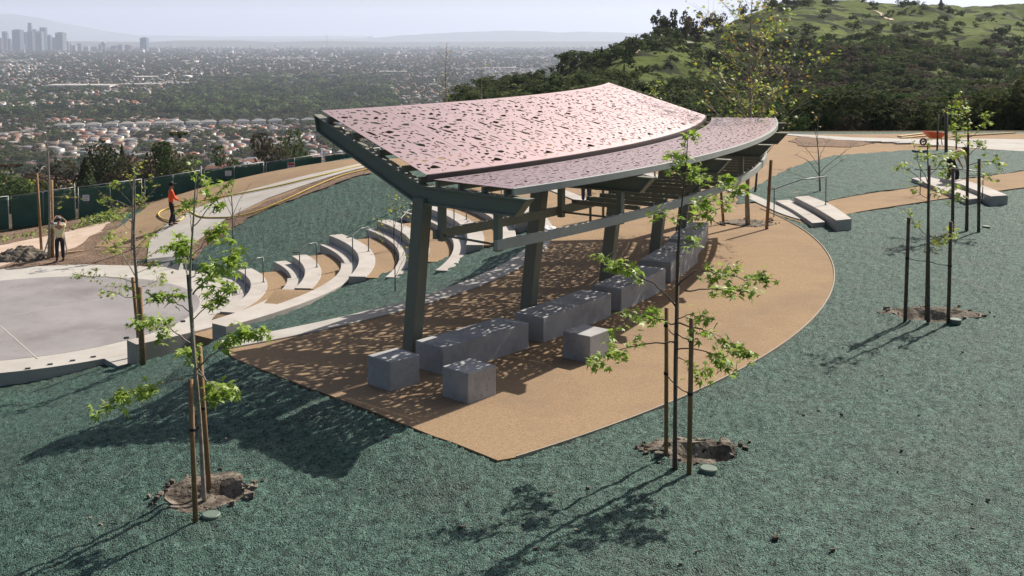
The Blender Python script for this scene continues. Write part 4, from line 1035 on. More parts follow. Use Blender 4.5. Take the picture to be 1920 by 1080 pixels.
grow_tree("plane_tree", "low leafy tree behind the right end of the shelter, beside the tall thin one", "tree", b, 4.3, 43, 26, 2.3, .17, 4.5, [M['leaf'], M['leafy']], 'dbark', r0=.05, twn=9, zlo=.3)
b = at(838, 345, .0)
grow_tree("bare_tree", "bare winter tree with a few ochre leaves behind the shelter roof, above its left half", "tree", b, 6.0, 47, 24, 1.9, .16, .45, [M['leafo'], M['leafy']], 'bark', r0=.06, twn=7, zlo=.35)
b = at(905, 350, .0)
grow_tree("bare_tree", "smaller bare tree with yellow buds behind the shelter roof, right of the taller bare one", "tree", b, 5.2, 53, 14, 1.2, .14, .35, [M['leafy']], 'bark', r0=.04, twn=5, zlo=.4)
b = at(1228, 345, .0)
grow_tree("sapling", "small leafy sapling peeping over the top edge of the pink roof", "young tree", b, 4.3, 59, 14, 1.1, .16, 3.0, [M['leafy'], M['leaf']], 'bark', r0=.04, twn=6, zlo=.5)
b = at(1060, 352, .0)

# ------------------------------------------------------------------ fence
ft = thing("site_fence", "green screened chain-link site fence along the edge of the hilltop", "fence", atY(143, 421, 57.5))
FO = ft.location.copy()
fpx = [-360, -232, -107, 18, 143, 268, 380, 497, 606, 715, 820]
fY = [54.5, 55.2, 56, 56.8, 57.5, 59, 60, 61, 62, 63, 64]
ftop = [410, 397, 382, 368, 351, 336, 319.5, 304, 289, 277, 266]
posts = [atY(a, t_, y) - FO for a, t_, y in zip(fpx, ftop, fY)]
HF = 1.86
for i, p in enumerate(posts):
    for dx in ((-.09, .09)):
        mb = MB(); mb.tube([p + Vector((dx, 0, -HF - .6)), p + Vector((dx, 0, .02 + (.22 if dx < 0 and i % 2 == 0 else 0)))], .024, 6); mb.build("post", M['galv'], ft, True)
for i in range(len(posts) - 1):
    a = posts[i] + Vector((.09, 0, 0)); b = posts[i + 1] - Vector((.09, 0, 0))
    mb = MB(); mb.tube([a, b], .026, 6); mb.build("top_rail", M['galv'], ft, True)
    mb = MB(); mb.tube([a - Vector((0, 0, HF)), b - Vector((0, 0, HF))], .022, 6); mb.build("bottom_rail", M['galv'], ft, True)
    c = (a + b) / 2; mb = MB(); mb.tube([c + Vector((0, -.03, 0)), c - Vector((0, .03, HF))], .016, 6); mb.build("post", M['galv'], ft, True)
    nx, nz = 26, 12; u = np.linspace(0, 1, nx); v = np.linspace(0, 1, nz); U, Vv = np.meshgrid(u, v)
    X = a.x + (b.x - a.x) * U; Y = a.y + (b.y - a.y) * U + .02 + (fbm(U * 5 + i * 9, Vv * 3 + U * 3, i, 3)) * .14 * (1.1 - Vv * .3)
    Z = a.z + (b.z - a.z) * U - .05 - (HF - .1) * Vv - (fbm(U * 3 + i * 3, Vv * 0, i + 40, 2) + .3) * .10 * (1 - Vv)
    Vt = np.c_[X.ravel(), Y.ravel(), Z.ravel()]; ii = np.arange(nx * nz).reshape(nz, nx)
    F = np.c_[ii[:-1, :-1].ravel(), ii[:-1, 1:].ravel(), ii[1:, 1:].ravel(), ii[1:, :-1].ravel()]
    o = raw_mesh("screen", Vt, F, M['screen'], ft, smooth=True)
    sol = o.modifiers.new("thickness", 'SOLIDIFY'); sol.thickness = .004
def fence_sign(px, py, wdt, hgt, kind):
    i = int(np.searchsorted(fpx, px)) - 1; f = (px - fpx[i]) / (fpx[i + 1] - fpx[i]); Y = fY[i] * (1 - f) + fY[i + 1] * f - .16
    p = atY(px, py, Y) - FO; mb = MB(); mb.box(tuple(p), (wdt, .012, hgt)); o = mb.build("sign", M['white'], ft)
    o["label"] = "white sign with a red band on the fence" if kind else "small white notice on the green fence screen"
    mb = MB()
    if kind:
        mb.box(tuple(p + Vector((0, -.009, hgt * .28))), (wdt * .92, .006, hgt * .3))
        for k in range(3): mb.box(tuple(p + Vector((0, -.009, -.02 - k * .13))), (wdt * (.7 - .1 * k), .006, .05))
        mb.build("print", M['red'], o)
    else:
        for k in range(5): mb.box(tuple(p + Vector((0, -.009, hgt * .32 - k * .09))), (wdt * (.75 - .12 * (k % 2)), .006, .02))
        mb.build("print", M['grey'], o)
fence_sign(161, 371, .34, .32, 0); fence_sign(428, 325, .34, .27, 0); fence_sign(546, 311, .4, .36, 1)
# weeds at the foot of the fence
mb = []
r_ = random.Random(77)
for k in range(900):
    px = r_.gauss(190, 26) if r_.random() < .6 else r_.uniform(-40, 240); q = g(px, np.interp(px, [-40, 0, 143, 240], [458, 450, 425, 404]) + r_.uniform(-2, 8))
    mb.append((q.x, q.y + r_.uniform(-.4, 1.0), q.z + r_.uniform(.0, .36) * (1.2 if 150 < px < 215 else .4)))
o = leaf_cloud("weeds", mb, .17, [M['crownm'], M['leaf']], None, 1, seed=4); tag(o, "low green weeds along the foot of the fence", None, kind="stuff")
# ------------------------------------------------------------------ people
def skin_obj(name, nodes, edges, m, parent, root=0, sub=2):
    me = bpy.data.meshes.new(name); me.from_pydata([n[0] for n in nodes], edges, []); me.materials.append(m)
    o = bpy.data.objects.new(name, me); link(o, parent)
    sk = o.modifiers.new("skin", 'SKIN'); sk.use_smooth_shade = True
    lay = me.skin_vertices[0] if me.skin_vertices else None
    if lay is None:
        bm = bmesh.new(); bm.from_mesh(me); bm.verts.layers.skin.verify(); bm.to_mesh(me); bm.free(); lay = me.skin_vertices[0]
    for i, n in enumerate(nodes):
        r_ = n[1]; lay.data[i].radius = (r_, r_) if not hasattr(r_, '__len__') else r_
        lay.data[i].use_root = (i == root)
    s = o.modifiers.new("sub", 'SUBSURF'); s.levels = sub; s.render_levels = sub
    return o
def person(label, base, rz, J, shirt, trousers, hat=None, hatbrim=True, vest=None, scale=1.0, hairm='hair', sleeve=.5):
    """J: joints in metres, the person facing +Y, feet on z = 0"""
    t = thing("person", label, "person", base, rz); t.scale = (scale,) * 3
    V = lambda k: Vector(J[k])
    order = ['pelvis', 'waist', 'chest', 'neck', 'head0', 'head1']
    nodes = [(V('pelvis'), (.145, .105)), (V('waist'), (.125, .09)), (V('chest'), (.155, .105)), (V('neck'), .052), (V('head0'), (.07, .082)), (V('head1'), (.076, .092)), (V('head2'), (.05, .06))]
    edges = [(0, 1), (1, 2), (2, 3), (3, 4), (4, 5), (5, 6)]
    def chain(start, items):
        prev = start
        for p, r_ in items:
            nodes.append((Vector(p), r_)); edges.append((prev, len(nodes) - 1)); prev = len(nodes) - 1
        return prev
    for s in ('l', 'r'):
        chain(2, [(V('sh' + s), .055), (V('el' + s), .041), (V('wr' + s), .029), (V('ha' + s), (.038, .02))])
        chain(0, [(V('hip' + s), .088), (V('kn' + s), .058), (V('an' + s), .04), (V('to' + s), .035)])
    skin_obj("body", nodes, edges, M['skin'], t)
    for s in ('l', 'r'):
        h = V('ha' + s); d = (h - V('wr' + s)).normalized(); side = d.cross(Vector((0, 0, 1))); side = side.normalized() if side.length > .1 else Vector((1, 0, 0))
        fn = []; fe = []
        for k in range(4):
            o_ = h + side * (.026 - .0175 * k); L_ = (.07, .08, .075, .058)[k]; dn = d.cross(side) * .02
            i = len(fn); fn += [(o_ - d * .01, .0095), (o_ + d * L_ * .5, .009), (o_ + d * L_ * .8 + dn, .008), (o_ + d * L_ * .75 + dn * 2.4, .007)]
            fe += [(i, i + 1), (i + 1, i + 2), (i + 2, i + 3)]
            if k: fe.append((i - 4, i))
        i = len(fn); fn += [(h - d * .03 + side * .03, .011), (h + d * .005 + side * .058, .01), (h + d * .035 + side * .06, .008)]; fe += [(i, i + 1), (i + 1, i + 2), (0, i)]
        skin_obj("hand", fn, fe, M['skin'], t, sub=1)
    ch = V('chest'); sl = []
    sn = [(V('pelvis').lerp(V('waist'), -.15), (.172, .13)), (V('waist'), (.15, .112)), (ch, (.182, .128)), (V('chest').lerp(V('neck'), .75), .07)]
    se = [(0, 1), (1, 2), (2, 3)]
    for s in ('l', 'r'):
        i = len(sn); sn += [(V('sh' + s), .073), (V('sh' + s).lerp(V('el' + s), sleeve if sleeve < 1 else 1), .064)]; se += [(2, i), (i, i + 1)]
        if sleeve >= 1: sn.append((V('el' + s).lerp(V('wr' + s), .9), .045)); se.append((i + 1, i + 2))
    skin_obj("shirt", sn, se, M[shirt], t)
    tn = [(V('pelvis').lerp(V('waist'), .6), (.15, .112)), (V('pelvis'), (.165, .122))]; te = [(0, 1)]
    for s in ('l', 'r'):
        i = len(tn); tn += [(V('hip' + s), .108), (V('kn' + s), .08), (V('an' + s) + Vector((0, 0, .02)), .068)]; te += [(1, i), (i, i + 1), (i + 1, i + 2)]
    skin_obj("trousers", tn, te, M[trousers], t, root=1)
    for s in ('l', 'r'):
        a = V('an' + s); b = V('to' + s)
        skin_obj("boot", [(a + Vector((0, 0, .03)), .055), (Vector((a.x, a.y, .05)) - (b - a).normalized() * .03, .052), (Vector((b.x, b.y, .045)), (.05, .04))], [(0, 1), (1, 2)], M['boot'], t, sub=1)
    h1 = V('head1'); up = (V('head2') - V('head0')).normalized(); fw = Vector(J['face']).normalized()
    # face: nose, ears, eyes
    mb = MB()
    c = V('head0').lerp(h1, .5)
    mb.tube([c + fw * .075 + up * .035, c + fw * .112 - up * .008, c + fw * .085 - up * .02], [.008, .014, .006], 6)
    sd_ = fw.cross(up).normalized()
    for s in (-1, 1): mb.tube([c + sd_ * s * .078 + up * .03, c + sd_ * s * .09 - up * .002, c + sd_ * s * .078 - up * .03], [.012, .018, .008], 6)
    mb.build("face_features", M['skin'], t, True)
    mb = MB()
    for s in (-1, 1): mb.box(tuple(c + fw * .088 + sd_ * s * .032 + up * .028), (.02, .012, .01))
    mb.box(tuple(c + fw * .086 - up * .045), (.045, .01, .008)); mb.build("eyes", M['hair'], t)
    mb = MB()
    if True:
        P = []; n = 14
        for k, (hh, rr) in enumerate(((-.06, .088), (0, .096), (.06, .092), (.1, .07), (.125, .03))):
            P.append((h1 + up * (hh) - fw * .012, rr))
        mb.tube([p for p, _ in P], [r_ for _, r_ in P], n); mb.build("hair" if not hat else "hair", M[hairm], t, True)
    if hat:
        mb = MB(); P = [(.02, .104), (.06, .104), (.1, .088), (.135, .05), (.142, .012)]
        mb.tube([h1 + up * a for a, _ in P], [b_ for _, b_ in P], 16)
        if hatbrim: mb.box(None, (.15, .13, .012), mtx=Matrix.Translation(h1 + up * .035 + fw * .14) @ fw.to_track_quat('Y', 'Z').to_matrix().to_4x4())
        mb.build("cap", M[hat], t, True)
    return t
STAND = dict(pelvis=(0, 0, .93), waist=(0, .01, 1.10), chest=(0, 0, 1.34), neck=(0, 0, 1.52), head0=(0, .015, 1.60), head1=(0, .02, 1.69), head2=(0, .015, 1.77),
             shl=(-.19, 0, 1.43), shr=(.19, 0, 1.43), ell=(-.24, .04, 1.15), elr=(.24, .04, 1.15), wrl=(-.2, .22, 1.0), wrr=(.2, .22, 1.0), hal=(-.17, .3, .98), har=(.17, .3, .98),
             hipl=(-.1, 0, .88), hipr=(.1, 0, .88), knl=(-.11, .03, .48), knr=(.11, .03, .48), anl=(-.12, -.02, .09), anr=(.12, -.02, .09), tol=(-.13, .15, .04), tor=(.13, .15, .04), face=(0, 1, 0))
b = g(322, 426, .07)
J = dict(STAND); J.update(ell=(-.22, .12, 1.17), elr=(.25, .08, 1.17), wrl=(-.02, .32, 1.05), wrr=(.1, .34, 1.02), hal=(.03, .38, 1.03), har=(.1, .42, 1.0), anl=(-.1, .12, .09), tol=(-.1, .29, .04), anr=(.11, -.1, .09), tor=(.12, .07, .04), knl=(-.1, .1, .5))
MAN = person("worker in an orange shirt and dark cap holding the yellow hose on the concrete path", b, R(-62), J, 'orangecloth', 'dark', hat='hair', scale=1.03, sleeve=1.0)
hand = b + Matrix.Rotation(R(-62), 3, 'Z') @ Vector((.08, .42, 1.02))
# printing on the back of the shirt
# hose
hp = [g(700, 309, .12), g(600, 334, .12), g(540, 349, .12), g(480, 362, .12), g(420, 373, .12), g(365, 384, .12), g(325, 392, .1), g(303, 399, .09), g(297, 406, .09), g(304, 413, .09), g(320, 418, .1), g(336, 418, .1), g(344, 410, .12), (g(342, 402) + hand) / 2 + Vector((0, 0, -.1)), hand]
mb = MB(); o0 = hp[0].copy(); mb.tube([p - o0 for p in catmull(hp, 8)], .035, 6)
tag(mb.build("water_hose", M['yellow'], smooth=True, loc=o0), "yellow hose running down the concrete path to the worker's hands", "hose", "yellow hoses")
hp = [g(700, 318, .1), g(640, 333, .1), g(590, 353, .1), g(540, 376, .1), g(490, 397, .1), g(450, 409, .1), g(410, 412, .1), g(375, 410, .1), g(352, 400, .15), hand + Vector((.05, .1, -.35)), hand + Vector((.0, .0, -.02))]
mb = MB(); o0 = hp[0].copy(); mb.tube([p - o0 for p in catmull(hp, 8)], .03, 6)
tag(mb.build("water_hose", M['yellow'], smooth=True, loc=o0), "yellow hose lying in the dirt strip beside the green slope", "hose", "yellow hoses")
mb = MB(); mb.tube([hand - Vector((.03, -.02, -.03)), hand + Vector((.45, -.1, -.32))], [.022, .03], 8)
# ladder worker
bl = g(113, 491, .03)
J = dict(STAND); J.update(ell=(-.28, .16, 1.56), elr=(.28, .16, 1.56), wrl=(-.12, .3, 1.72), wrr=(.12, .3, 1.72), hal=(-.06, .36, 1.77), har=(.06, .36, 1.77), head0=(0, .06, 1.58), head1=(0, .11, 1.65), head2=(0, .14, 1.72), face=(0, .8, -.6),
         neck=(0, .02, 1.5))
person("worker in a pale yellow shirt with both arms raised to the tree by the stepladder", bl, R(28), J, 'cream', 'dark', hat='grey', scale=.98, sleeve=.45)
# hi-vis worker bending
bw = g(1786, 352, .04)
J = dict(STAND); J.update(pelvis=(0, -.12, .9), waist=(0, -.02, 1.06), chest=(0, .2, 1.2), neck=(0, .36, 1.26), head0=(0, .43, 1.27), head1=(0, .5, 1.28), head2=(0, .56, 1.28), shl=(-.18, .3, 1.22), shr=(.18, .3, 1.22),
         ell=(-.2, .38, .96), elr=(.2, .4, .96), wrl=(-.12, .46, .74), wrr=(.12, .5, .76), hal=(-.1, .5, .66), har=(.1, .54, .68), hipl=(-.1, -.12, .86), hipr=(.1, -.12, .86), knl=(-.12, -.04, .47), knr=(.12, .1, .5), anl=(-.12, -.2, .09), anr=(.12, .05, .09), tol=(-.12, -.04, .04), tor=(.12, .21, .04), face=(0, .6, -.8))
person("worker in a lime hi-vis vest and dark red cap bending behind the far right tree", bw, R(-70), J, 'vest', 'dark', hat='maroon', scale=1.42, sleeve=.5).scale = (1.15, 1.15, 1.2)
bj = at(1099, 381, .03)
person("person in blue jeans seen only below the roof edge, standing behind the shelter", bj, R(160), dict(STAND), 'grey', 'jeans', scale=1.0)

# ------------------------------------------------------------------ ladder tree, ladder, soil heap
sapling("thin tree being tied up by the worker on the dirt", (92, 486), [(92, 486), (93, 420), (92, 340), (90, 290), (86, 250)],
        [[{'d': .5}, (92, 360), (115, 355), (135, 350)], [{'d': .5}, (92, 370), (120, 372), (138, 375)], [{'d': .4}, (92, 345), (75, 335), (62, 340)], [{'d': 0}, (91, 310), (105, 290), (112, 280)], [{'d': 0}, (91, 320), (78, 290), (72, 262)], [{'d': 0}, (90, 290), (97, 265), (98, 255)], [{'d': .5}, (92, 380), (110, 385), (128, 360)]],
        r0=.07, leaf=.17, dens=9, seed=61, bark='bark', mats=[M['leafy']], twig=.45)
stake("tall left stake of the tree the worker is tying", (78, 472), (69, 325), .055, [], "wooden tree stakes")
stake("thick right stake of the tree the worker is tying", (98, 484), (96, 338), .075, [], "wooden tree stakes")
lad = thing("stepladder", "open aluminium stepladder in front of the tree the worker is tying", "stepladder", g(98, 492, .03) + Vector((0, .7, 0)))
lb = lad.location.copy()
def L_(px, py, dy=0): return atY(px, py, lb.y + dy) - lb
for k, (a, c, dy, dy2) in enumerate((((76, 497), (99, 420), -.2, .1), ((92, 490), (108, 418), -.1, .1))):
    mb = MB(); mb.bar(L_(*a, dy), L_(*c, dy2), .075, .035); mb.build("rail", M['alu'], lad)
for k, (a, c) in enumerate((((129, 490), (116, 420)), ((118, 484), (110, 419)))):
    mb = MB(); mb.bar(L_(*a, .35), L_(*c, .12), .05, .03); mb.build("rail", M['alu'], lad)
for k in range(6):
    f = (k + .6) / 6.4; a = L_(76, 497, -.2).lerp(L_(99, 420, .1), f); c = L_(92, 490, -.1).lerp(L_(108, 418, .1), f)
    mb = MB(); mb.bar(a, c, .09, .03); mb.build("rung", M['alu'], lad)
mb = MB(); mb.bar(L_(97, 419, .1), L_(118, 419, .1), .3, .04); mb.build("top_cap", M['alu'], lad)
# heap of dug earth
r_ = random.Random(5); c = g(48, 484)
nx = 60; X, Yg = np.meshgrid(np.linspace(-1, 1, nx), np.linspace(-1, 1, nx)); q = np.hypot(X, Yg)
hz = np.clip(1 - q, 0, 1) ** .9 * .6 * (1 + .6 * fbm(X * 3, Yg * 3, 3, 2)) + fbm(X * 9, Yg * 9, 5, 3) * .16 * (q < 1) - .08
V = np.c_[(X * 1.5).ravel(), (Yg * 1.0).ravel(), hz.ravel()]; ii = np.arange(nx * nx).reshape(nx, nx)
F = np.c_[ii[:-1, :-1].ravel(), ii[:-1, 1:].ravel(), ii[1:, 1:].ravel(), ii[1:, :-1].ravel()]
o = raw_mesh("earth_heap", V, F, M['soil'], smooth=True); o.location = c; tag(o, "heap of dark dug earth left of the stepladder", "earth heap")
for (px, py, L1, rz, lb_) in ((138, 475, .75, .5, "short pale timber offcut on the dirt right of the ladder"),):
    mb = MB(); mb.box((0, 0, .03), (L1, .09, .05), rz=rz); tag(mb.build("timber_offcut", M['wood'], loc=g(px, py, .03)), lb_, "timber")

# ------------------------------------------------------------------ wheelbarrow and boards
wb = thing("wheelbarrow", "orange wheelbarrow parked on the far gravel path", "wheelbarrow", g(1752, 274, .05), rz=R(6)); wb.scale = (1.08,) * 3
mb = MB()
bot = [(-.28, -.2), (.3, -.2), (.3, .2), (-.28, .2)]; top = [(-.62, -.34), (.52, -.34), (.52, .34), (-.62, .34)]
n = 4; vs = [(x, y, .42) for x, y in bot] + [(x, y, .80 if x < 0 else .70) for x, y in top] + [(x * .95, y * .95, .45) for x, y in bot] + [(x * .97, y * .95, (.80 if x < 0 else .70)) for x, y in top]
fs = [(0, 3, 2, 1), (8, 9, 10, 11)]
for k in range(4): j = (k + 1) % 4; fs += [(k, j, 4 + j, 4 + k), (8 + j, 8 + k, 12 + k, 12 + j), (4 + k, 4 + j, 12 + j, 12 + k)]
mb.add(vs, fs); mb.build("tray", M['barrow'], wb)
for s in (-1, 1):
    mb = MB(); mb.tube([(-.72, .08 * s, .22), (-.2, .2 * s, .38), (.5, .27 * s, .42), (1.0, .3 * s, .56)], .022, 8); mb.build("handle", M['wood'], wb, True)
    mb = MB(); mb.tube([(.25, .22 * s, .40), (.38, .24 * s, .0), (.52, .24 * s, .0), (.55, .26 * s, .42)], .016, 6); mb.build("leg", M['tyre'], wb, True)
mb = MB(); n = 28
for (r_o, r_i, w_, nm, mm) in ((.205, .135, .09, "tyre", 'tyre'),):
    secs = []
    for k in range(n):
        a = 2 * math.pi * k / n; cx, cz_ = math.cos(a), math.sin(a)
        secs.append([Vector((-.66 + cx * r_i, -w_ / 2, .205 + cz_ * r_i)), Vector((-.66 + cx * r_o, -w_ / 2.6, .205 + cz_ * r_o)), Vector((-.66 + cx * r_o, w_ / 2.6, .205 + cz_ * r_o)), Vector((-.66 + cx * r_i, w_ / 2, .205 + cz_ * r_i))])
    mb.loft(secs, closed=True)
wh = mb.build("wheel", M['tyre'], wb, True)
mb = MB()
for k in range(5):
    a = 2 * math.pi * k / 5; mb.bar((-.66, 0, .205), (-.66 + math.cos(a) * .14, 0, .205 + math.sin(a) * .14), .05, .03)
mb.tube([(-.66, -.09, .205), (-.66, .09, .205)], .03, 10); mb.build("rim", M['alu'], wh)
for k, (a, c, lb_) in enumerate((((1686, 258), (1735, 252), "long pale board lying on the far gravel, left of the wheelbarrow"), ((1690, 261), (1742, 256), "second pale board beside the long one left of the wheelbarrow"), ((1786, 258), (1903, 251), "very long pale board on the gravel right of the wheelbarrow"))):
    pa = g(*a, .06); pb = g(*c, .06); o0 = (pa + pb) / 2; mb = MB(); mb.bar(pa - o0, pb - o0, .28 if k < 2 else .15, .12); tag(mb.build("timber_board", M['wood'], loc=o0), lb_, "board", "timber boards on the far gravel")
mb = MB(); mb.box((0, 0, .1), (.7, .45, .12), rz=.3); tag(mb.build("valve_box", M['valve'], bevel=.02, loc=g(1724, 287, .02)), "low green box lid on the mulch island below the wheelbarrow", "valve box")
for k, (px, py) in enumerate(((1640, 268), (1668, 269), (1694, 271))):
    mb = MB(); mb.box((0, 0, .04), (1.1, .5, .08), rz=.1 * k); o = mb.build("paving_slab", M['bconc'], bevel=.01, loc=g(px, py, .05)); tag(o, "flat dark slab lying on the far path, " + ["leftmost of three", "middle of three", "nearest the wheelbarrow"][k], "slab", "slabs on the far path")
# cloth on the kerb
c = cpt(17.0, -1.5, .07); nx = 24; X, Yg = np.meshgrid(np.linspace(-1, 1, nx), np.linspace(-1, 1, nx))
q = np.clip(1 - np.hypot(X, Yg), 0, 1); hz = q * .16 + fbm(X * 3, Yg * 3, 2, 3) * .14 * (q > 0) + .02
V = np.c_[(X * .45).ravel(), (Yg * .4).ravel(), hz.ravel()]; ii = np.arange(nx * nx).reshape(nx, nx)
F = np.c_[ii[:-1, :-1].ravel(), ii[:-1, 1:].ravel(), ii[1:, 1:].ravel(), ii[1:, :-1].ravel()]
F = F[(q.ravel()[F] > .02).all(1)]
o = raw_mesh("crumpled_sheet", V, F, M['white'], smooth=True); o.location = c; tag(o, "crumpled pale sheet lying on the terrace kerb behind the second column", "plastic sheet")
for k, (px, py, lb_) in enumerate(((563, 562, "small red marker flag on the long seat wall"), (720, 485, "small red marker flag on the gravel between the third and fourth seat walls"))):
    p = g(px, py + 12); t = thing("marker_flag", lb_, "marker flag", p, group="red marker flags")
    z0 = -.02
    mb = MB(); mb.tube([(0, 0, 0), (0, 0, z0 + .28)], .005, 4); mb.build("wire", M['rail'], t)
    mb = MB(); mb.add([(0, 0, z0 + .28), (.11, .01, z0 + .26), (.12, -.01, z0 + .12), (0, 0, z0 + .13), (0, .006, z0 + .28), (.11, .016, z0 + .26), (.12, -.004, z0 + .12), (0, .006, z0 + .13)], [(0, 1, 2, 3), (7, 6, 5, 4), (0, 4, 5, 1), (1, 5, 6, 2), (2, 6, 7, 3), (3, 7, 4, 0)]); mb.build("flag", M['redflag'], t)
# loose clods over the mulch
mb = MB(); r_ = random.Random(9)
for k in range(110):
    px = r_.uniform(0, 1920); py = r_.uniform(620, 1075)
    p = g(px, py)
    rr = math.hypot(p.x - C0.x, p.y - C0.y)
    if rr < 25.6 and not (p.x + 5.5 < (21.2 - p.y) * .9): continue
    s_ = r_.uniform(.008, .022) * (1.9 if r_.random() < .07 else 1)
    vs = [p + Vector((((i & 1) - .5) + r_.uniform(-.2, .2), ((i >> 1) & 1) - .5 + r_.uniform(-.2, .2), (i >> 2) * .8 - .2 + r_.uniform(-.2, .2))) * 2 * s_ for i in range(8)]
    mb.add(vs, [(0, 1, 3, 2), (4, 6, 7, 5), (0, 4, 5, 1), (2, 3, 7, 6), (0, 2, 6, 4), (1, 5, 7, 3)])
tag(mb.build("soil_clods", M['soil']), "scattered small clods lying on the green mulch", None, kind="stuff")
# ------------------------------------------------------------------ crowns for trees that stand far away
def crown(kind, seed, n, size):
    r_ = np.random.default_rng(seed)
    if kind == 'conifer':
        z = r_.uniform(0, 1, n) ** 1.25; a = r_.uniform(0, 2 * np.pi, n); lob = 1 + .25 * np.sin(a * 5 + z * 23) + .15 * r_.normal(size=n)
        rr = (1 - z) ** .85 * .34 * np.sqrt(r_.uniform(.35, 1, n)) * lob
        P = np.c_[rr * np.cos(a), rr * np.sin(a), .04 + z * .96]
    else:
        k = 9 if kind == 'round' else 12
        cen = r_.normal(size=(k, 3)) * (np.array([.24, .24, .13]) if kind == 'round' else np.array([.2, .2, .2]))
        cen[:, 2] += .62; rad = r_.uniform(.15, .26, k) if kind == 'round' else r_.uniform(.10, .19, k)
        w_ = r_.integers(0, k, n); d = r_.normal(size=(n, 3)); d /= np.linalg.norm(d, axis=1)[:, None]
        d[:, 2] *= .8
        P = cen[w_] + d * rad[w_][:, None] * r_.uniform(.7, 1.08, n)[:, None]
        P[:, 2] = np.clip(P[:, 2], .18 if kind == 'tall' else .1, 1.05)
    nr = r_.normal(size=(n, 3)) * .7; cc = P - np.array([0, 0, .5]); nr += cc / (np.linalg.norm(cc, axis=1)[:, None] + 1e-6) * 1.1
    nr /= np.linalg.norm(nr, axis=1)[:, None]
    t = r_.normal(size=(n, 3)); t -= nr * (t * nr).sum(1)[:, None]; t /= np.linalg.norm(t, axis=1)[:, None]; b = np.cross(nr, t)
    s_ = size * r_.uniform(.6, 1.4, n)
    cor = [(-1, -.5), (.2, -1), (1, .3), (-.1, 1)]
    V = np.stack([P + s_[:, None] * (u * t + v * b) for u, v in cor], 1)
    return V.reshape(-1, 3), np.arange(4 * n).reshape(n, 4)
def trunk_mesh(h=.45):
    mb = MB(); mb.tube([(0, 0, -.15), (0, 0, h * .6), (.02, .01, h)], [.028, .02, .012], 6)
    for a in range(3): mb.tube([(0, 0, h * .6), (math.cos(a * 2.1) * .14, math.sin(a * 2.1) * .14, h + .15)], [.014, .006], 5)
    me = bpy.data.meshes.new("trunk"); me.from_pydata(mb.v, [], mb.f); me.materials.append(M['trunk']); return me
TRM = trunk_mesh()
def crown_me(kind, seed, n, size, m):
    V, F = crown(kind, seed, n, size); o = raw_mesh("crown", V, F, m); me = o.data; bpy.data.objects.remove(o); return me
CRN = {k: [crown_me(k, 80 + i, 3200, .0175, M[m]) for i in range(2) for m in ('crownd', 'crownm', 'crownb')] for k in ('round', 'tall', 'conifer')}
CRH = {k: [crown_me(k, 10 + i, 900, .034, M[m]) for i in range(2) for m in ('crownd', 'crownm', 'crownb')] for k in ('round', 'tall', 'conifer')}
CRL = {k: [crown_me(k, 30 + i, 300, .062, M[m]) for i in range(2) for m in ('crownd', 'crownm', 'crownb')] for k in ('round', 'tall', 'conifer')}
def far_tree(name, label, group, p, h, wd, kind, mi, hi=True, rnd=random, near=False):
    t = thing(name, label, "tree", p, rnd.uniform(0, 6.28), group); t.scale = (wd, wd, h)
    lst = (CRN if near else (CRH if hi else CRL))[kind]
    c = link(bpy.data.objects.new("crown", lst[(mi + 3 * rnd.randint(0, 1)) % 6]), t)
    k = link(bpy.data.objects.new("trunk", TRM), t)
    return t
tr = random.Random(21)
# --- the row of big trees just over the fence
for (px, top, wpx, kind, mi, d, lb) in ((155, 296, 56, 'conifer', 0, 200, "dense dark conifer standing beyond the fence, left of the worker with the hose"), (205, 287, 72, 'round', 0, 215, "broad dark green tree beyond the fence, right of the dark conifer"),
        (250, 308, 62, 'round', 2, 205, "brownish rounded tree beyond the fence, between darker ones"), (272, 287, 48, 'conifer', 0, 225, "dark conifer beyond the fence with a narrow top"), (300, 282, 62, 'tall', 0, 220, "tall dark tree beyond the fence, second from the right of its row"),
        (330, 296, 64, 'round', 1, 205, "mid green rounded tree at the right end of the row beyond the fence"), (348, 312, 44, 'round', 0, 200, "small dark tree ending the row beyond the fence"), (18, 335, 70, 'round', 1, 190, "olive tree beyond the fence at the far left edge"),
        (62, 330, 80, 'tall', 2, 200, "thin brown tree beyond the fence behind the stake"), (112, 322, 80, 'round', 2, 205, "brown bare looking tree beyond the fence behind the ladder"), (45, 345, 46, 'conifer', 0, 195, "small dark conifer beyond the fence at left"),
        (-30, 330, 80, 'round', 0, 200, "dark tree beyond the fence at the edge of view"), (225, 272, 30, 'conifer', 0, 240, "slim conifer tip rising over the row beyond the fence"), (430, 300, 40, 'round', 0, 230, "low dark tree beyond the fence, above its second notice"),
        (500, 278, 70, 'round', 2, 260, "broad olive brown tree beyond the fence, left of the shelter"), (555, 272, 60, 'round', 0, 270, "dark rounded tree beyond the fence close to the shelter's roof tip")):
    X = (px - 960) / FPX * d; z = tz(X, d) - 1; zt = EYE - (top - 70) / FPX * d
    far_tree("conifer_tree" if kind == 'conifer' else "broadleaf_tree", lb, "trees just beyond the fence", (X, d, z), (zt - z) * (1.0 if kind == 'conifer' else 1.13), wpx / FPX * d * (2.1 if kind == 'conifer' else 1.7), kind, mi, rnd=tr, near=True)

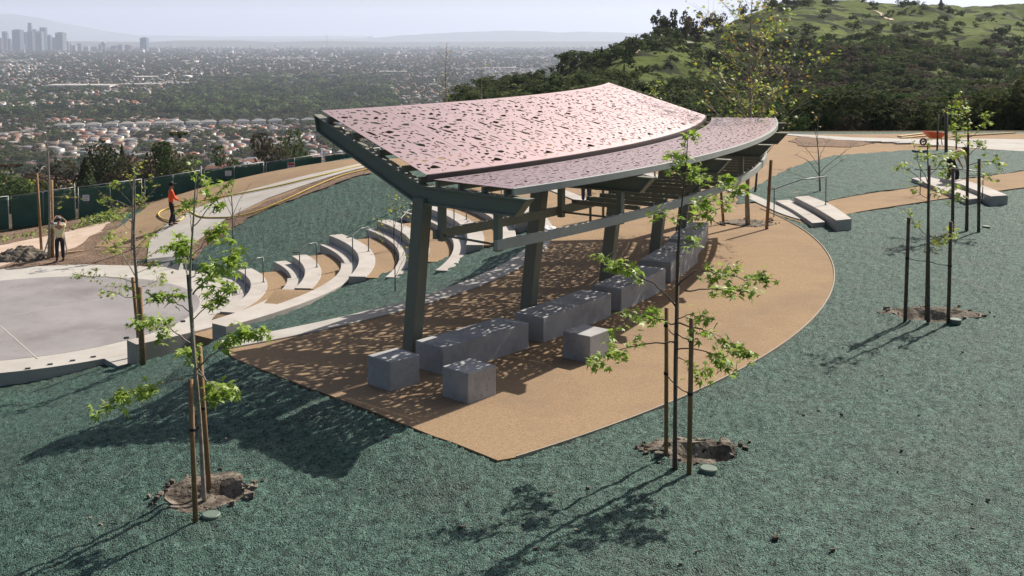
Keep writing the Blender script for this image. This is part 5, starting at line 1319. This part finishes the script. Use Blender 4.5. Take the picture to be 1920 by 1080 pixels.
# --- woodland on the hills at right
def dens(px, py, d):
    if d < 170: return .9 if px > 1400 else (.3 if px > 1130 else .15)
    if px < 1010: return .55 if py < 178 or py > 192 else .35
    if px < 1190: return 1.0 if (py < 135 or py > 160) else .12
    if px < 1340:
        if py < 74 and px > 1215: return .85 if px > 1225 else .3
        if py < 135: return .22 if px > 1215 else .12
        if py < 165: return .12
        return .75
    if py < 16: return .30
    if px < 1560 and py < 55: return .06
    if py < 78: return (.12 if py < 60 else .5) if px < 1650 else .6 * ((px * .01 + py * .03) % 1 > .5)
    if 1560 < px < 1700 and 78 <= py < 90: return .4
    if py < 120: return .95
    return 1.0
cand = []
N = 20000
pxs = nrng.uniform(770, 2080, N); ds = 92 * (660 / 92) ** nrng.uniform(0, 1, N) 
xs_ = (pxs - 960) / FPX * ds; zs_ = terr(xs_, ds); pys = 70 + (EYE - zs_) / ds * FPX
for px, d, x, z, py in zip(pxs, ds, xs_, zs_, pys):
    if px < 1100 and d > 420: continue
    if d < 230 and tr.random() < .4: continue
    pat = fbm(np.array([x / 30.0]), np.array([d / 30.0]), 44, 3)[0]
    if tr.random() < dens(px, py, d) * (1.0 if pat > -.12 else .3) * .42:
        h = tr.uniform(3.2, 6.0) * ((1.05 if px > 1400 else .6) if d < 170 else (.8 if py < 80 else 1.0)) * (.62 if px < 1380 and py > 128 else (.9 if px < 1380 else 1))
        cand.append((d / h, x, d, z, h, px, py))
cand.sort()
print("hill trees", len(cand))
def bulk(name, items, lowpool, label, matlist):
    Vs = []; Fs = []; Ms = []; o_ = 0
    for (x, y, z, h, wd, kind, mi) in items:
        V, F = lowpool[kind][tr.randint(0, len(lowpool[kind]) - 1)]
        a = tr.uniform(0, 6.28); c, s = math.cos(a), math.sin(a)
        W_ = np.c_[(V[:, 0] * c - V[:, 1] * s) * wd + x, (V[:, 0] * s + V[:, 1] * c) * wd + y, V[:, 2] * h + z]
        Vs.append(W_); Fs.append(F + o_); Ms.append(np.full(len(F), mi)); o_ += len(V)
    o = raw_mesh(name, np.concatenate(Vs), np.concatenate(Fs), matlist, mi=np.concatenate(Ms)); return tag(o, label, None, kind="stuff")
LOWP = {k: [crown(k, 60 + i, 380, .052) for i in range(4)] for k in ('round', 'tall', 'conifer')}
LOWQ = {k: [crown(k, 60 + i, 150, .09) for i in range(4)] for k in ('round', 'tall', 'conifer')}
CM = [M['crownd'], M['crownm'], M['crownb']]
hl = {0: "dark green tree in the woodland covering the hillside at right", 1: "mid green tree in the woodland covering the hillside at right", 2: "brownish tree in the woodland covering the hillside at right"}
rest = []
def tree_words(mi, h, kind, lim, tail):
    s = "%s %s %s %s" % ("small" if h < lim[0] else ("large" if h > lim[1] else "middle sized"), ("dark green", "mid green", "brownish")[mi], {"round": "rounded", "tall": "open topped", "conifer": "pointed"}[kind], tail)
    return s, s.replace("tree ", "trees ", 1)
for k, (_, x, d, z, h, px, py) in enumerate(cand):
    kind = 'round' if tr.random() < .65 else 'tall'
    if 1000 < px < 1200 and py < 150: kind = 'conifer' if tr.random() < .4 else 'tall'
    brown = px > 1380 and 90 < py; mi = tr.choices([0, 1, 2], [5, 3, 2.4])[0] if brown else (0 if tr.random() < .72 else 1)
    wd = h * tr.uniform(.9, 1.5) * (.55 if kind == 'conifer' else 1)
    if k < 284: far_tree("woodland_tree", *tree_words(mi, h, kind, (3.6, 4.8), "tree in the woodland covering the hillside at right"), (x, d, z - .3), h, wd, kind, mi, rnd=tr, near=d < 240)
    else: rest.append((x, d, z - .3, h, wd, kind, mi))
bulk("hillside_woodland", rest, LOWP, "dense trees and scrub covering the slopes of the hill at right", CM)
# ridge top trees that stand against the sky
for (px, top, hpx, wpx, kind, mi, d, lb) in ((1234, 20, 40, 34, 'tall', 0, 425, "tall open eucalyptus against the sky on the spur, leftmost of its clump"), (1258, 16, 42, 34, 'tall', 0, 428, "tall eucalyptus against the sky, middle of the clump on the spur"), (1285, 22, 40, 36, 'tall', 2, 432, "eucalyptus against the sky, right end of the clump on the spur"),
        (1310, 24, 45, 46, 'tall', 2, 440, "brown eucalyptus just right of the clump on the spur"), (1345, 16, 38, 30, 'round', 2, 500, "small brown crown on the ridge between the spur and the green slope"), (1392, 1, 16, 17, 'round', 0, 560, "lone umbrella shaped tree on the ridge line"),
        (1443, -6, 22, 34, 'round', 0, 620, "dark tree on the ridge line, first of the row right of the tall plane tree"), (1475, -4, 20, 30, 'round', 0, 625, "dark tree on the ridge line, second of that row"), (1510, -5, 20, 34, 'round', 0, 625, "dark tree on the ridge line, third of that row"), (1548, -3, 18, 26, 'round', 0, 630, "dark tree on the ridge line, last of that row"),
        (1632, 1, 10, 16, 'round', 0, 640, "tiny tree alone on the ridge line"), (1688, -3, 16, 24, 'round', 0, 650, "dark bush on the ridge line right of the tiny tree"), (1712, -1, 14, 20, 'round', 0, 650, "rounded bush on the ridge line beside the dark bush"), (1760, -4, 14, 14, 'conifer', 0, 650, "slim dark conifer on the ridge line")):
    X = (px - 960) / FPX * d; z = tz(X, d) - .5; zt = EYE - (top - 70) / FPX * d
    h = max(zt - z, hpx / FPX * d * .7)
    far_tree("ridge_tree", lb, "trees along the ridge line", (X, d, z), h, wpx / FPX * d * 1.2, kind, mi, rnd=tr)
hut = thing("picnic_shelter", "small pale roofed shelter under the eucalyptus clump on the spur", "shelter", ((1291 - 960) / FPX * 415, 415, tz((1291 - 960) / FPX * 415, 415)))
mb = MB(); mb.add([(-1.9, -1.4, 1.9), (1.9, -1.4, 1.9), (1.9, 1.4, 1.9), (-1.9, 1.4, 1.9), (0, 0, 2.6)], [(0, 1, 4), (1, 2, 4), (2, 3, 4), (3, 0, 4), (3, 2, 1, 0)]); mb.build("roof", M['conc'], hut)
for s in (-1, 1):
    for q in (-1, 1): mb = MB(); mb.box((1.5 * s, 1.1 * q, .9), (.15, .15, 2.0)); mb.build("post", M['wood'], hut)
# dirt trail on the spur
def trail(pts, wd):
    P = catmull([gfar(*p) if p[0] > 600 else Vector((p[0], p[1], tz(*p))) for p in pts], 8); V = []; F = []
    for i, p in enumerate(P):
        d = P[min(i + 1, len(P) - 1)] - P[max(i - 1, 0)]; d.z = 0; d.normalize(); nn = Vector((-d.y, d.x, 0)); w_ = wd * (.6 + .5 * abs(math.sin(i * 1.7)))
        for s in (-1, 1): q = p + nn * w_ / 2 * s; V.append((q.x, q.y, tz(q.x, q.y) + .35))
    F = [(2 * i, 2 * i + 1, 2 * i + 3, 2 * i + 2) for i in range(len(P) - 1)]
    o = raw_mesh("trail", V, F, M['paledirt']); tag(o, None, None, kind="structure")
trail([((q[0] - 960) / FPX * q[1], q[1]) for q in ((1192, 345), (1197, 355), (1204, 366), (1216, 376), (1230, 386), (1244, 395))], .8)
trail([(1634, 20), (1655, 30), (1672, 40)], 2.4)

# ------------------------------------------------------------------ the suburb
GZ = -140.0
HM = {k: mat("roof_" + k, c, .9, spec=.1, objrand=.25) for k, c in dict(tan=(.19, .135, .11), red=(.21, .085, .06), grey=(.19, .19, .20), pale=(.27, .26, .25), brown=(.13, .095, .08)).items()}
WMt = [mat("house_wall_" + k, c, .9, spec=.1) for k, c in (("white", (.62, .60, .57)), ("cream", (.34, .29, .23)), ("pink", (.25, .19, .16)))]
M['window'] = mat("dark_window", (.03, .035, .045), .3)
def house_meshes(W_, D_, H_, kind):
    mb = MB(); mb.box((0, 0, H_ / 2), (W_, D_, H_))
    if kind == 'L': mb.box((W_ * .28, -D_ * .62, H_ * .47), (W_ * .4, D_ * .5, H_ * .94))
    win = MB()
    for k in range(3): win.box((-W_ * .32 + k * W_ * .3, -D_ / 2 - .03, H_ * .52), (1.5, .08, 1.2))
    for k in range(2): win.box((W_ / 2 + .03, -D_ * .2 + k * D_ * .4, H_ * .52), (.08, 1.3, 1.2)); win.box((-W_ / 2 - .03, -D_ * .2 + k * D_ * .4, H_ * .52), (.08, 1.3, 1.2))
    rf = MB(); e = .7; h = D_ * .22
    a = [(-W_ / 2 - e, -D_ / 2 - e, H_), (W_ / 2 + e, -D_ / 2 - e, H_), (W_ / 2 + e, D_ / 2 + e, H_), (-W_ / 2 - e, D_ / 2 + e, H_)]
    i_ = D_ * .45 if kind != 'gable' else -e
    tp = [(-W_ / 2 + i_, 0, H_ + h), (W_ / 2 - i_, 0, H_ + h)]
    rf.add(a + tp, [(0, 1, 5, 4), (1, 2, 5), (2, 3, 4, 5), (3, 0, 4), (3, 2, 1, 0)])
    if kind == 'L':
        x0, x1, y0 = W_ * .08 - e, W_ * .48 + e, -D_ * .87 - e; xm = (x0 + x1) / 2
        rf.add([(x0, y0, H_ - .2), (x1, y0, H_ - .2), (x1, 0, H_ - .1), (x0, 0, H_ - .1), (xm, y0 + 1, H_ + h * .7), (xm, 0, H_ + h * .75)], [(0, 1, 4), (1, 2, 5, 4), (3, 0, 4, 5), (0, 3, 2, 1)])
    def me(mb_, nm):
        m_ = bpy.data.meshes.new(nm); m_.from_pydata(mb_.v, [], mb_.f); return m_
    return me(mb, "wall"), me(rf, "roof"), me(win, "window")
HK = []
for (W_, D_, H_, k) in ((15, 10, 3.6, 'hip'), (13, 10, 3.6, 'gable'), (16, 10, 3.4, 'L'), (12, 9, 5.4, 'hip')): HK.append((house_meshes(W_, D_, H_, k), (W_, D_, H_, k)))
HC = {}
def house_proto(k, rm, wm):
    key = (k, rm, wm)
    if key not in HC:
        (a, b, c), _ = HK[k]
        a = a.copy(); a.materials.append(WMt[wm]); b = b.copy(); b.materials.append(HM[rm])
        if not c.materials: c.materials.append(M['window'])
        HC[key] = (a, b, c)
    return HC[key]
def place_house(k, rm, wm, x, y, rz, label, group, name="house", sc=1.0):
    t = thing(name, label, "house", (x, y, GZ), rz, group); t.scale = (sc,) * 3
    for me, nm in zip(house_proto(k, rm, wm), ("wall", "roof", "window")): link(bpy.data.objects.new(nm, me), t)
    return t
hr = random.Random(99); houses = []
G_AZ = R(-5)
def grid_pt(u, v): return (u * math.cos(G_AZ) - v * math.sin(G_AZ), u * math.sin(G_AZ) + v * math.cos(G_AZ))
vrow = 960; row = 0
streets = []
while vrow < 2080:
    u = -1250
    while u < 150:
        u += hr.uniform(16, 21)
        if (u % 230) < 16: continue
        x, y = grid_pt(u, vrow + hr.uniform(-5, 5)); px = 960 + FPX * x / y; py = 70 + (EYE - GZ) / y * FPX
        if px < -60 or px > 790: continue
        if y > 1880 and px > 330: continue
        if py < 250 and px < 100 and hr.random() < .5: continue
        if hr.random() < .05: continue
        houses.append((y, x, G_AZ + (math.pi if row % 2 else 0) + hr.gauss(0, .06) + (math.pi / 2 if hr.random() < .4 else 0), px, py))
    if row % 2 == 0: streets.append(vrow + 19)
    vrow += 38 if row % 2 == 0 else 24
    row += 1
houses.sort()
print("houses", len(houses))
farh = []
def house_words(k, rm, wm):
    s = "%s bungalow with a %s roof and %s walls in the suburb below" % (("plain", "gabled", "L shaped", "two storey")[k], rc[rm], ("white", "cream", "pinkish")[wm])
    return s.replace("storey bungalow", "storey house"), s.replace("bungalow with", "bungalows with")
rc = {'tan': "tan", 'red': "red tiled", 'grey': "grey", 'pale': "pale", 'brown': "brown"}
for i, (y, x, rz, px, py) in enumerate(houses):
    rm = hr.choices(['tan', 'red', 'grey', 'pale', 'brown'], [4, 2.2, 2.5, 1.3, 3])[0]; k = hr.choices([0, 1, 2, 3], [4, 2, 4, 1])[0]; wm = hr.choices([0, 1, 2], [1, 3, 5])[0]
    if i < 272: place_house(k, rm, wm, x, y, rz, *house_words(k, rm, wm), sc=hr.uniform(1.05, 1.3))
    else: farh.append((x, y, rz, (15, 10, 4), rm, wm))
# the row of pale two storey flats
for i, px in enumerate(range(112, 640, 31)):
    y = 1800 + (px - 300) * .25; x = (px - 960) / FPX * y
    t = place_house(3, 'pale' if px < 420 else 'grey', 0, x, y, R(14), "pale two storey block of flats in the long row before the tree belt", "pale two storey flats in a row", name="flats", sc=1.7)
    t["category"] = "flats"
for v in streets:
    mb = MB(); a = Vector((*grid_pt(-1400, v), GZ + .25)); b = Vector((*grid_pt(60, v), GZ + .25)); mb.bar(a, b, 9, .1)
    tag(mb.build("road", M['stage']), None, None, kind="structure")
for u in range(-1150, 120, 230):
    mb = MB(); a = Vector((*grid_pt(u, 940), GZ + .22)); b = Vector((*grid_pt(u, 2060), GZ + .22)); mb.bar(a, b, 9, .1)
    tag(mb.build("road", M['stage']), None, None, kind="structure")
mb = MB(); pts = [at(625, 218, GZ), at(655, 195, GZ), at(684, 176, GZ), at(704, 163, GZ), at(730, 150, GZ)]
for a, b in zip(pts, pts[1:]): mb.bar(a + Vector((0, 0, .4)), b + Vector((0, 0, .4)), 22, .2)
tag(mb.build("road", M['path']), "long pale avenue running away across the valley", None, kind="structure")

# --- large buildings of the valley
def bldg(label, px0, px1, ytop, Y, dep, m, group=None, zb=-141, name="warehouse", cat="building", parts=None, roof=None):
    x0 = (px0 - 960) / FPX * Y; x1 = (px1 - 960) / FPX * Y; zt = EYE - (ytop - 70) / FPX * Y
    t = thing(name, label, cat, ((x0 + x1) / 2, Y, zb), group=group); W_ = x1 - x0; H_ = zt - zb
    mb = MB(); mb.box((0, dep / 2, H_ / 2), (W_, dep, H_)); mb.build("wall", m, t)
    mb = MB(); mb.box((0, dep / 2, H_ + .4), (W_ + 1, dep + 1, .8)); mb.build("roof", roof or M['conc'], t)
    return t, W_, H_
t, W_, H_ = bldg("long white warehouse with a red fronted section, left of the valley", 82, 205, 160, 3200, 90, WMt[0])
mb = MB(); mb.box((W_ * .12, -1, H_ * .5), (W_ * .17, 2, H_ * .8)); o = mb.build("red_front", mat("red_brick_front", (.28, .06, .05)), t)
mb = MB()
for k in range(14): mb.box((-W_ * .46 + k * W_ * .035, -.5, H_ * .42), (4.5, 1, 5))
mb.build("loading_doors", M['window'], t)
bldg("low pale warehouse left of the long white one", -40, 68, 165, 3260, 90, WMt[1])
bldg("long low pale building behind the tree belt", 222, 300, 158, 3330, 60, WMt[1]); bldg("low white building with a flat roof beside the tree belt", 268, 350, 155, 3450, 60, WMt[0])
bldg("grey green hall behind the long low building", 246, 282, 144, 3900, 90, mat("grey_green_cladding", (.22, .30, .30)))
def dome(label, px, ytop, Y, wpx):
    x = (px - 960) / FPX * Y; t = thing("domed_hall", label, "hall", (x, Y, -141), group="white domed halls"); W_ = wpx / FPX * Y; H_ = EYE - (ytop - 70) / FPX * Y + 141
    mb = MB(); mb.box((0, 0, H_ * .3), (W_, W_, H_ * .6)); mb.build("wall", WMt[0], t)
    mb = MB(); secs = []
    for k in range(13):
        a = math.pi * k / 12; secs.append(((-math.cos(a) * W_ / 2), H_ * .6 + math.sin(a) * H_ * .4))
    mb.prism([(u, v) for u, v in secs], -W_ / 2, W_ / 2); mb.v = [(a, c, b) for a, b, c in mb.v]; mb.build("roof", WMt[0], t)
dome("white domed hall at the left", 309, 139, 4100, 15); dome("white domed hall at the right, with a long annexe", 349, 141, 4000, 22)
bldg("low white annexe of the domed hall", 350, 366, 145, 4010, 30, WMt[0]); bldg("small flat white roofed building in mid valley", 338, 363, 114, 6400, 120, WMt[0])
bldg("long flat pale building right across the valley, above the shelter roof", 930, 1012, 107, 7600, 60, WMt[0])
bldg("long pale low building above the shelter roof, at mid valley", 905, 968, 127, 5100, 60, WMt[1]); bldg("pale roofed sheds above the pink roof", 705, 760, 134, 4500, 80, WMt[1]); bldg("pale commercial block above the pink roof", 690, 735, 165, 3050, 50, WMt[1])
for (px, w_, yt) in ((468, 60, 118), (505, 30, 116), (535, 44, 117), (560, 30, 114), (592, 24, 113)):
    bldg("row of bright white industrial roofs in mid valley, at column %s of the row" % {468: "one", 505: "two", 535: "three", 560: "four", 592: "five"}[px], px, px + w_, yt, 6000 + px, 60, WMt[0], group="white industrial roofs")

# --- downtown towers
tm = {k: mat("tower_" + k, c, .45, spec=.5) for k, c in dict(dark=(.07, .08, .10), mid=(.15, .16, .18), brown=(.15, .105, .095), pale=(.34, .34, .36), teal=(.13, .20, .22), blue=(.09, .12, .17)).items()}
tm['band'] = mat("tower_windows", (.045, .055, .075), .25, spec=.6)
TW = [(-60, -20, 300, 'dark'), (0, 40, 275, 'brown'), (45, 95, 207, 'blue'), (95, 125, 283, 'blue'), (125, 158, 332, 'brown'), (152, 238, 193, 'blue'), (238, 295, 219, 'dark'), (293, 340, 122, 'mid'), (296, 352, 212, 'dark'), (347, 385, 190, 'teal'), (385, 445, 209, 'teal'), (422, 478, 168, 'dark'), (450, 492, 250, 'mid'), (492, 526, 245, 'blue'), (526, 580, 271, 'brown'), (581, 664, 220, 'mid'),
      (674, 702, 308, 'mid'), (702, 735, 326, 'pale'), (735, 776, 346, 'pale'), (785, 835, 331, 'mid'), (1000, 1026, 340, 'mid'), (1020, 1070, 311, 'mid'), (1130, 1190, 352, 'blue'), (1190, 1240, 342, 'mid'), (1258, 1332, 336, 'brown'), (1420, 1488, 272, 'blue'), (860, 905, 358, 'pale'), (935, 990, 362, 'mid'), (230, 262, 330, 'brown'), (640, 672, 300, 'pale'),
      (1560, 1600, 376, 'pale'), (1783, 1800, 366, 'pale')]
tl = ["at the far left edge, cut by the frame", "small brown one at the left edge", "slab with a stepped shoulder, third from left", "low step beside the third tower", "low brown one between two blue slabs", "widest dark blue slab of the left group", "flat dark one just left of the tallest tower", "tallest of all, with a rounded crown", "dark block at the foot of the tallest tower", "greenish one right behind the tallest tower", "pale green slab right of the tallest tower",
      "dark one with a notched top, second tallest", "short one leaning on the notched tower", "slim bluish one right of the notched tower", "brown squat one left of the bright edged tower", "bright edged slab at the right end of the main group", "low one just right of the main group", "pale low block right of the main group", "second pale low block right of the main group", "square grey one standing alone right of the group",
      "low shoulder of the rounded top tower", "rounded top one standing alone in mid gap", "low blue block right of the rounded top tower", "low grey block before the cylindrical one", "squat brown cylinder like block", "lone tall blue block at far right", "low pale block between the groups", "low grey block between the groups", "low brown block before the widest slab", "pale narrow one behind the bright edge", "tiny pale block on the horizon right of the lone tower", "tiny pale spire block on the horizon"]
for i, (a, b, yt, mk) in enumerate(TW):
    Y = 11000 + (i * 137 % 5) * 260; px0 = a / 5.333; px1 = b / 5.333; ytop = 20 + yt / 5.333
    x0 = (px0 - 960) / FPX * Y; x1 = (px1 - 960) / FPX * Y; zb = -141; H_ = EYE - (ytop - 70) / FPX * Y - zb; W_ = x1 - x0; D_ = W_ * .8
    t = thing("skyscraper", "hazy tower, " + tl[i], "skyscraper", ((x0 + x1) / 2, Y, zb), R(-9), "downtown towers on the horizon")
    mb = MB()
    if i == 7:
        mb.tube([(0, 0, 0), (0, 0, H_ * .72)], W_ * .56, 16); mb.tube([(0, 0, H_ * .72), (0, 0, H_ * .9)], W_ * .47, 16); mb.tube([(0, 0, H_ * .9), (0, 0, H_)], W_ * .36, 16)
    elif i == 2:
        mb.box((-W_ * .1, 0, H_ / 2), (W_ * .78, D_, H_)); mb.box((W_ * .28, 0, H_ * .46), (W_ * .44, D_ * .8, H_ * .92))
    elif i == 11:
        mb.box((0, 0, H_ * .47), (W_, D_, H_ * .94)); mb.box((-W_ * .33, 0, H_ * .95), (W_ * .3, D_, H_ * .1)); mb.box((W_ * .33, 0, H_ * .95), (W_ * .3, D_, H_ * .1))
    elif i in (21, 24):
        mb.tube([(0, 0, 0), (0, 0, H_ * .88), (0, 0, H_)], [W_ * .5, W_ * .5, W_ * .36], 16)
    else:
        mb.box((0, 0, H_ / 2), (W_, D_, H_)); mb.box((0, 0, H_ + 2), (W_ * .6, D_ * .6, 6))
    mb.build("wall", tm[mk], t)
    wv = MB(); nc = max(3, int(W_ / 9))
    if i not in (7, 21, 24):
        for k in range(nc): wv.box((-W_ / 2 + W_ * (k + .5) / nc * (.82 if i == 2 else 1), -D_ / 2 - .3, H_ * .46), (W_ / nc * .55, .6, H_ * .86))
        wv.build("window_bands", tm['band'], t)
    if i == 15:
        mb = MB(); mb.box((W_ * .44, -D_ * .5 - .8, H_ * .5), (W_ * .14, .8, H_)); mb.build("bright_edge", tm['pale'], t)
for k, (px, d_) in enumerate(((612, 0), (615.5, 60))):
    Y = 13000 + d_; t = thing("radio_mast", "thin radio mast on the horizon, " + ("left" if k == 0 else "right") + " of the pair", "mast", ((px - 960) / FPX * Y, Y, -140), group="radio masts")
    H_ = EYE - (65 - 70) / FPX * Y + 140; mb = MB(); mb.tube([(0, 0, 0), (0, 0, H_)], [2.8, 1.6], 5); mb.build("mast_pole", tm['mid'], t)

# --- everything smaller in the valley: thousands of roofs and trees
nb = 9500
py_ = 84 + (232 - 84) * nrng.uniform(0, 1, nb) ** 1.35; yb = (EYE - GZ) * FPX / (py_ - 70); pxb = nrng.uniform(-120, 1230, nb); xb = (pxb - 960) / FPX * yb
cl = fbm(xb / 900.0, yb / 900.0, 71, 4); keep = (cl > -.25) & ((yb > 2080) | False)
keep &= ~((pxb > 330) & (pxb < 720) & (yb < 4100)) | (nrng.uniform(0, 1, nb) < .04)
keep &= ~((np.abs(pxb - 140) < 75) & (np.abs(yb - 3200) < 110))
xb, yb = xb[keep], yb[keep]; nB = len(xb)
wdt = nrng.uniform(9, 19, nB) * np.clip(yb / 5200, .85, 2.3); dp = nrng.uniform(8, 14, nB) * np.clip(yb / 5200, .85, 2.5); hh = nrng.uniform(3.5, 8, nB) * np.clip(yb / 5000, .9, 2.6) * np.where(nrng.uniform(0, 1, nB) < .05, 2.0, 1)
def boxes(x, y, w_, d_, h_, rz, roofmi):
    n = len(x); c, s = np.cos(rz), np.sin(rz)
    cor = np.array([(-1, -1, 0), (1, -1, 0), (1, 1, 0), (-1, 1, 0), (-1, -1, 1), (1, -1, 1), (1, 1, 1), (-1, 1, 1), (-.45, 0, 1.45), (.45, 0, 1.45)], float)
    lx = cor[None, :, 0] * w_[:, None] / 2; ly = cor[None, :, 1] * d_[:, None] / 2
    V = np.stack([x[:, None] + lx * c[:, None] - ly * s[:, None], y[:, None] + lx * s[:, None] + ly * c[:, None], GZ - .5 + cor[None, :, 2] * h_[:, None]], 2)
    q = np.array([(0, 1, 5, 4), (1, 2, 6, 5), (2, 3, 7, 6), (3, 0, 4, 7), (4, 5, 9, 8), (6, 7, 8, 9), (5, 6, 9, 9), (7, 4, 8, 8)])
    tri = np.array([(0, 1, 5), (0, 5, 4), (1, 2, 6), (1, 6, 5), (2, 3, 7), (2, 7, 6), (3, 0, 4), (3, 4, 7), (4, 5, 9), (4, 9, 8), (6, 7, 8), (6, 8, 9), (5, 6, 9), (7, 4, 8)])
    F = tri[None] + (np.arange(n) * 10)[:, None, None]
    mi = np.zeros((n, 14), int); mi[:, 8:] = roofmi[:, None]; mi[:, :8] = nrng.choice(3, n, p=[.3, .3, .4])[:, None]
    return V.reshape(-1, 3), F.reshape(-1, 3), mi.ravel()
RM = list(HM.keys()); hm_list = WMt + [HM[k] for k in RM]
rzb = np.where(nrng.uniform(0, 1, nB) < .5, G_AZ, G_AZ + math.pi / 2) + nrng.normal(0, .1, nB)
rmi = 3 + nrng.choice(5, nB, p=[.27, .12, .25, .18, .18])
V, F, mi = boxes(xb, yb, wdt, dp, hh, rzb, rmi)
fx = np.array([h[0] for h in farh]); fy = np.array([h[1] for h in farh]); fr_ = np.array([h[2] for h in farh])
V2, F2, mi2 = boxes(fx, fy, nrng.uniform(13, 17, len(fx)), nrng.uniform(9, 11, len(fx)), np.full(len(fx), 4.2), fr_, 3 + np.array([RM.index(h[4]) for h in farh]))
o = raw_mesh("valley_houses", np.concatenate([V, V2]), np.concatenate([F, F2 + len(V)]), hm_list, mi=np.concatenate([mi, mi2]))
tag(o, "thousands of small roofs spreading over the valley to the horizon", None, kind="stuff")
# trees among the houses: the nearest as things, the rest as one mass
ct = []
for k in range(2500):
    py = 212 + (335 - 212) * tr.random() ** .9; y = (EYE - GZ) * FPX / (py - 70); px = tr.uniform(-60, 800); x = (px - 960) / FPX * y
    if fbm(np.array([x / 60.0]), np.array([y / 90.0]), 90, 3)[0] < -.02: continue
    ct.append((y, x, px, py))
ct.sort(); fart = []
cm_l = ["dark green street tree among the bungalows below", "mid green street tree among the bungalows below", "brownish street tree among the bungalows below"]
for i, (y, x, px, py) in enumerate(ct):
    mi = tr.choices([0, 1, 2], [6, 3, 1.2])[0]; h = tr.uniform(6, 12) * (1.25 if tr.random() < .15 else 1); wd = h * tr.uniform(.9, 1.5); kind = 'round' if tr.random() < .8 else ('tall' if tr.random() < .7 else 'conifer')
    if i < 280: far_tree("street_tree", *tree_words(mi, h, kind, (7, 10), "street tree among the bungalows below"), (x, y, GZ), h, wd, kind, mi, hi=False, rnd=tr)
    else: fart.append((x, y, GZ, h, wd, kind, mi))
bulk("suburb_trees", fart, LOWQ, "trees standing between the far bungalows of the suburb", CM)
# tree belt
tb = []
for k in range(900):
    py = tr.uniform(140, 220); y = (EYE - GZ) * FPX / (py - 70); px = tr.uniform(300, 740) if tr.random() < .8 else tr.uniform(-60, 340); x = (px - 960) / FPX * y
    if px < 340 and not (170 < py < 236): continue
    lim = np.interp(px, [300, 420, 520, 640, 740], [178, 150, 142, 140, 150])
    if px > 300 and py < lim: continue
    if 600 < px < 720 and abs(px - np.interp(py, [150, 163, 176, 195, 218], [730, 704, 684, 655, 625])) < 9: continue
    h = tr.uniform(12, 22); tb.append((x, y, GZ, h, h * tr.uniform(1.0, 1.6), 'round', tr.choices([0, 1, 2], [3, 5, .7])[0]))
M['belt'] = mat("belt_foliage", (.085, .125, .038), .9, (.14, .18, .065), .06, .35, .65, spec=.1, transl=.15)
bulk("park_trees", tb, LOWQ, "broad belt of tall green park trees crossing the valley behind the flats", [M['crownd'], M['belt'], M['crownb']])
VL = {'round': [crown('round', 90 + i, 34, .2) for i in range(5)]}
nt_ = 27000
py_ = 81.5 + (225 - 81.5) * nrng.uniform(0, 1, nt_) ** 1.5; yt_ = (EYE - GZ) * FPX / (py_ - 70); pxt = nrng.uniform(-120, 1240, nt_); xt = (pxt - 960) / FPX * yt_
cl = fbm(xt / 500.0, yt_ / 700.0, 33, 4)
kp = (cl > -.30)
sc_ = np.clip(yt_ / 4000, .9, 2.4)
items = [(float(x), float(y), GZ, tr.uniform(6, 11) * float(s), tr.uniform(9, 17) * float(s), 'round', tr.choices([0, 1, 2], [6, 2, 1])[0]) for x, y, s in zip(xt[kp], yt_[kp], sc_[kp])]
bulk("valley_trees", items, VL, "dark trees speckling the valley floor to the horizon", CM)

# ------------------------------------------------------------------ haze
mb = MB(); mb.box((0, 24000, 520), (96000, 50000, 1330))
hz = bpy.data.materials.new("haze"); hz.use_nodes = True; n = hz.node_tree.nodes; n.remove(n["Principled BSDF"])
pv = n.new("ShaderNodeVolumePrincipled"); pv.inputs["Color"].default_value = (.72, .80, 1.0, 1); pv.inputs["Density"].default_value = 4.6e-5; pv.inputs["Anisotropy"].default_value = .25
hz.node_tree.links.new(pv.outputs[0], n["Material Output"].inputs["Volume"])
o = mb.build("haze", hz); tag(o, "pale blue haze over the valley", None, kind="stuff")
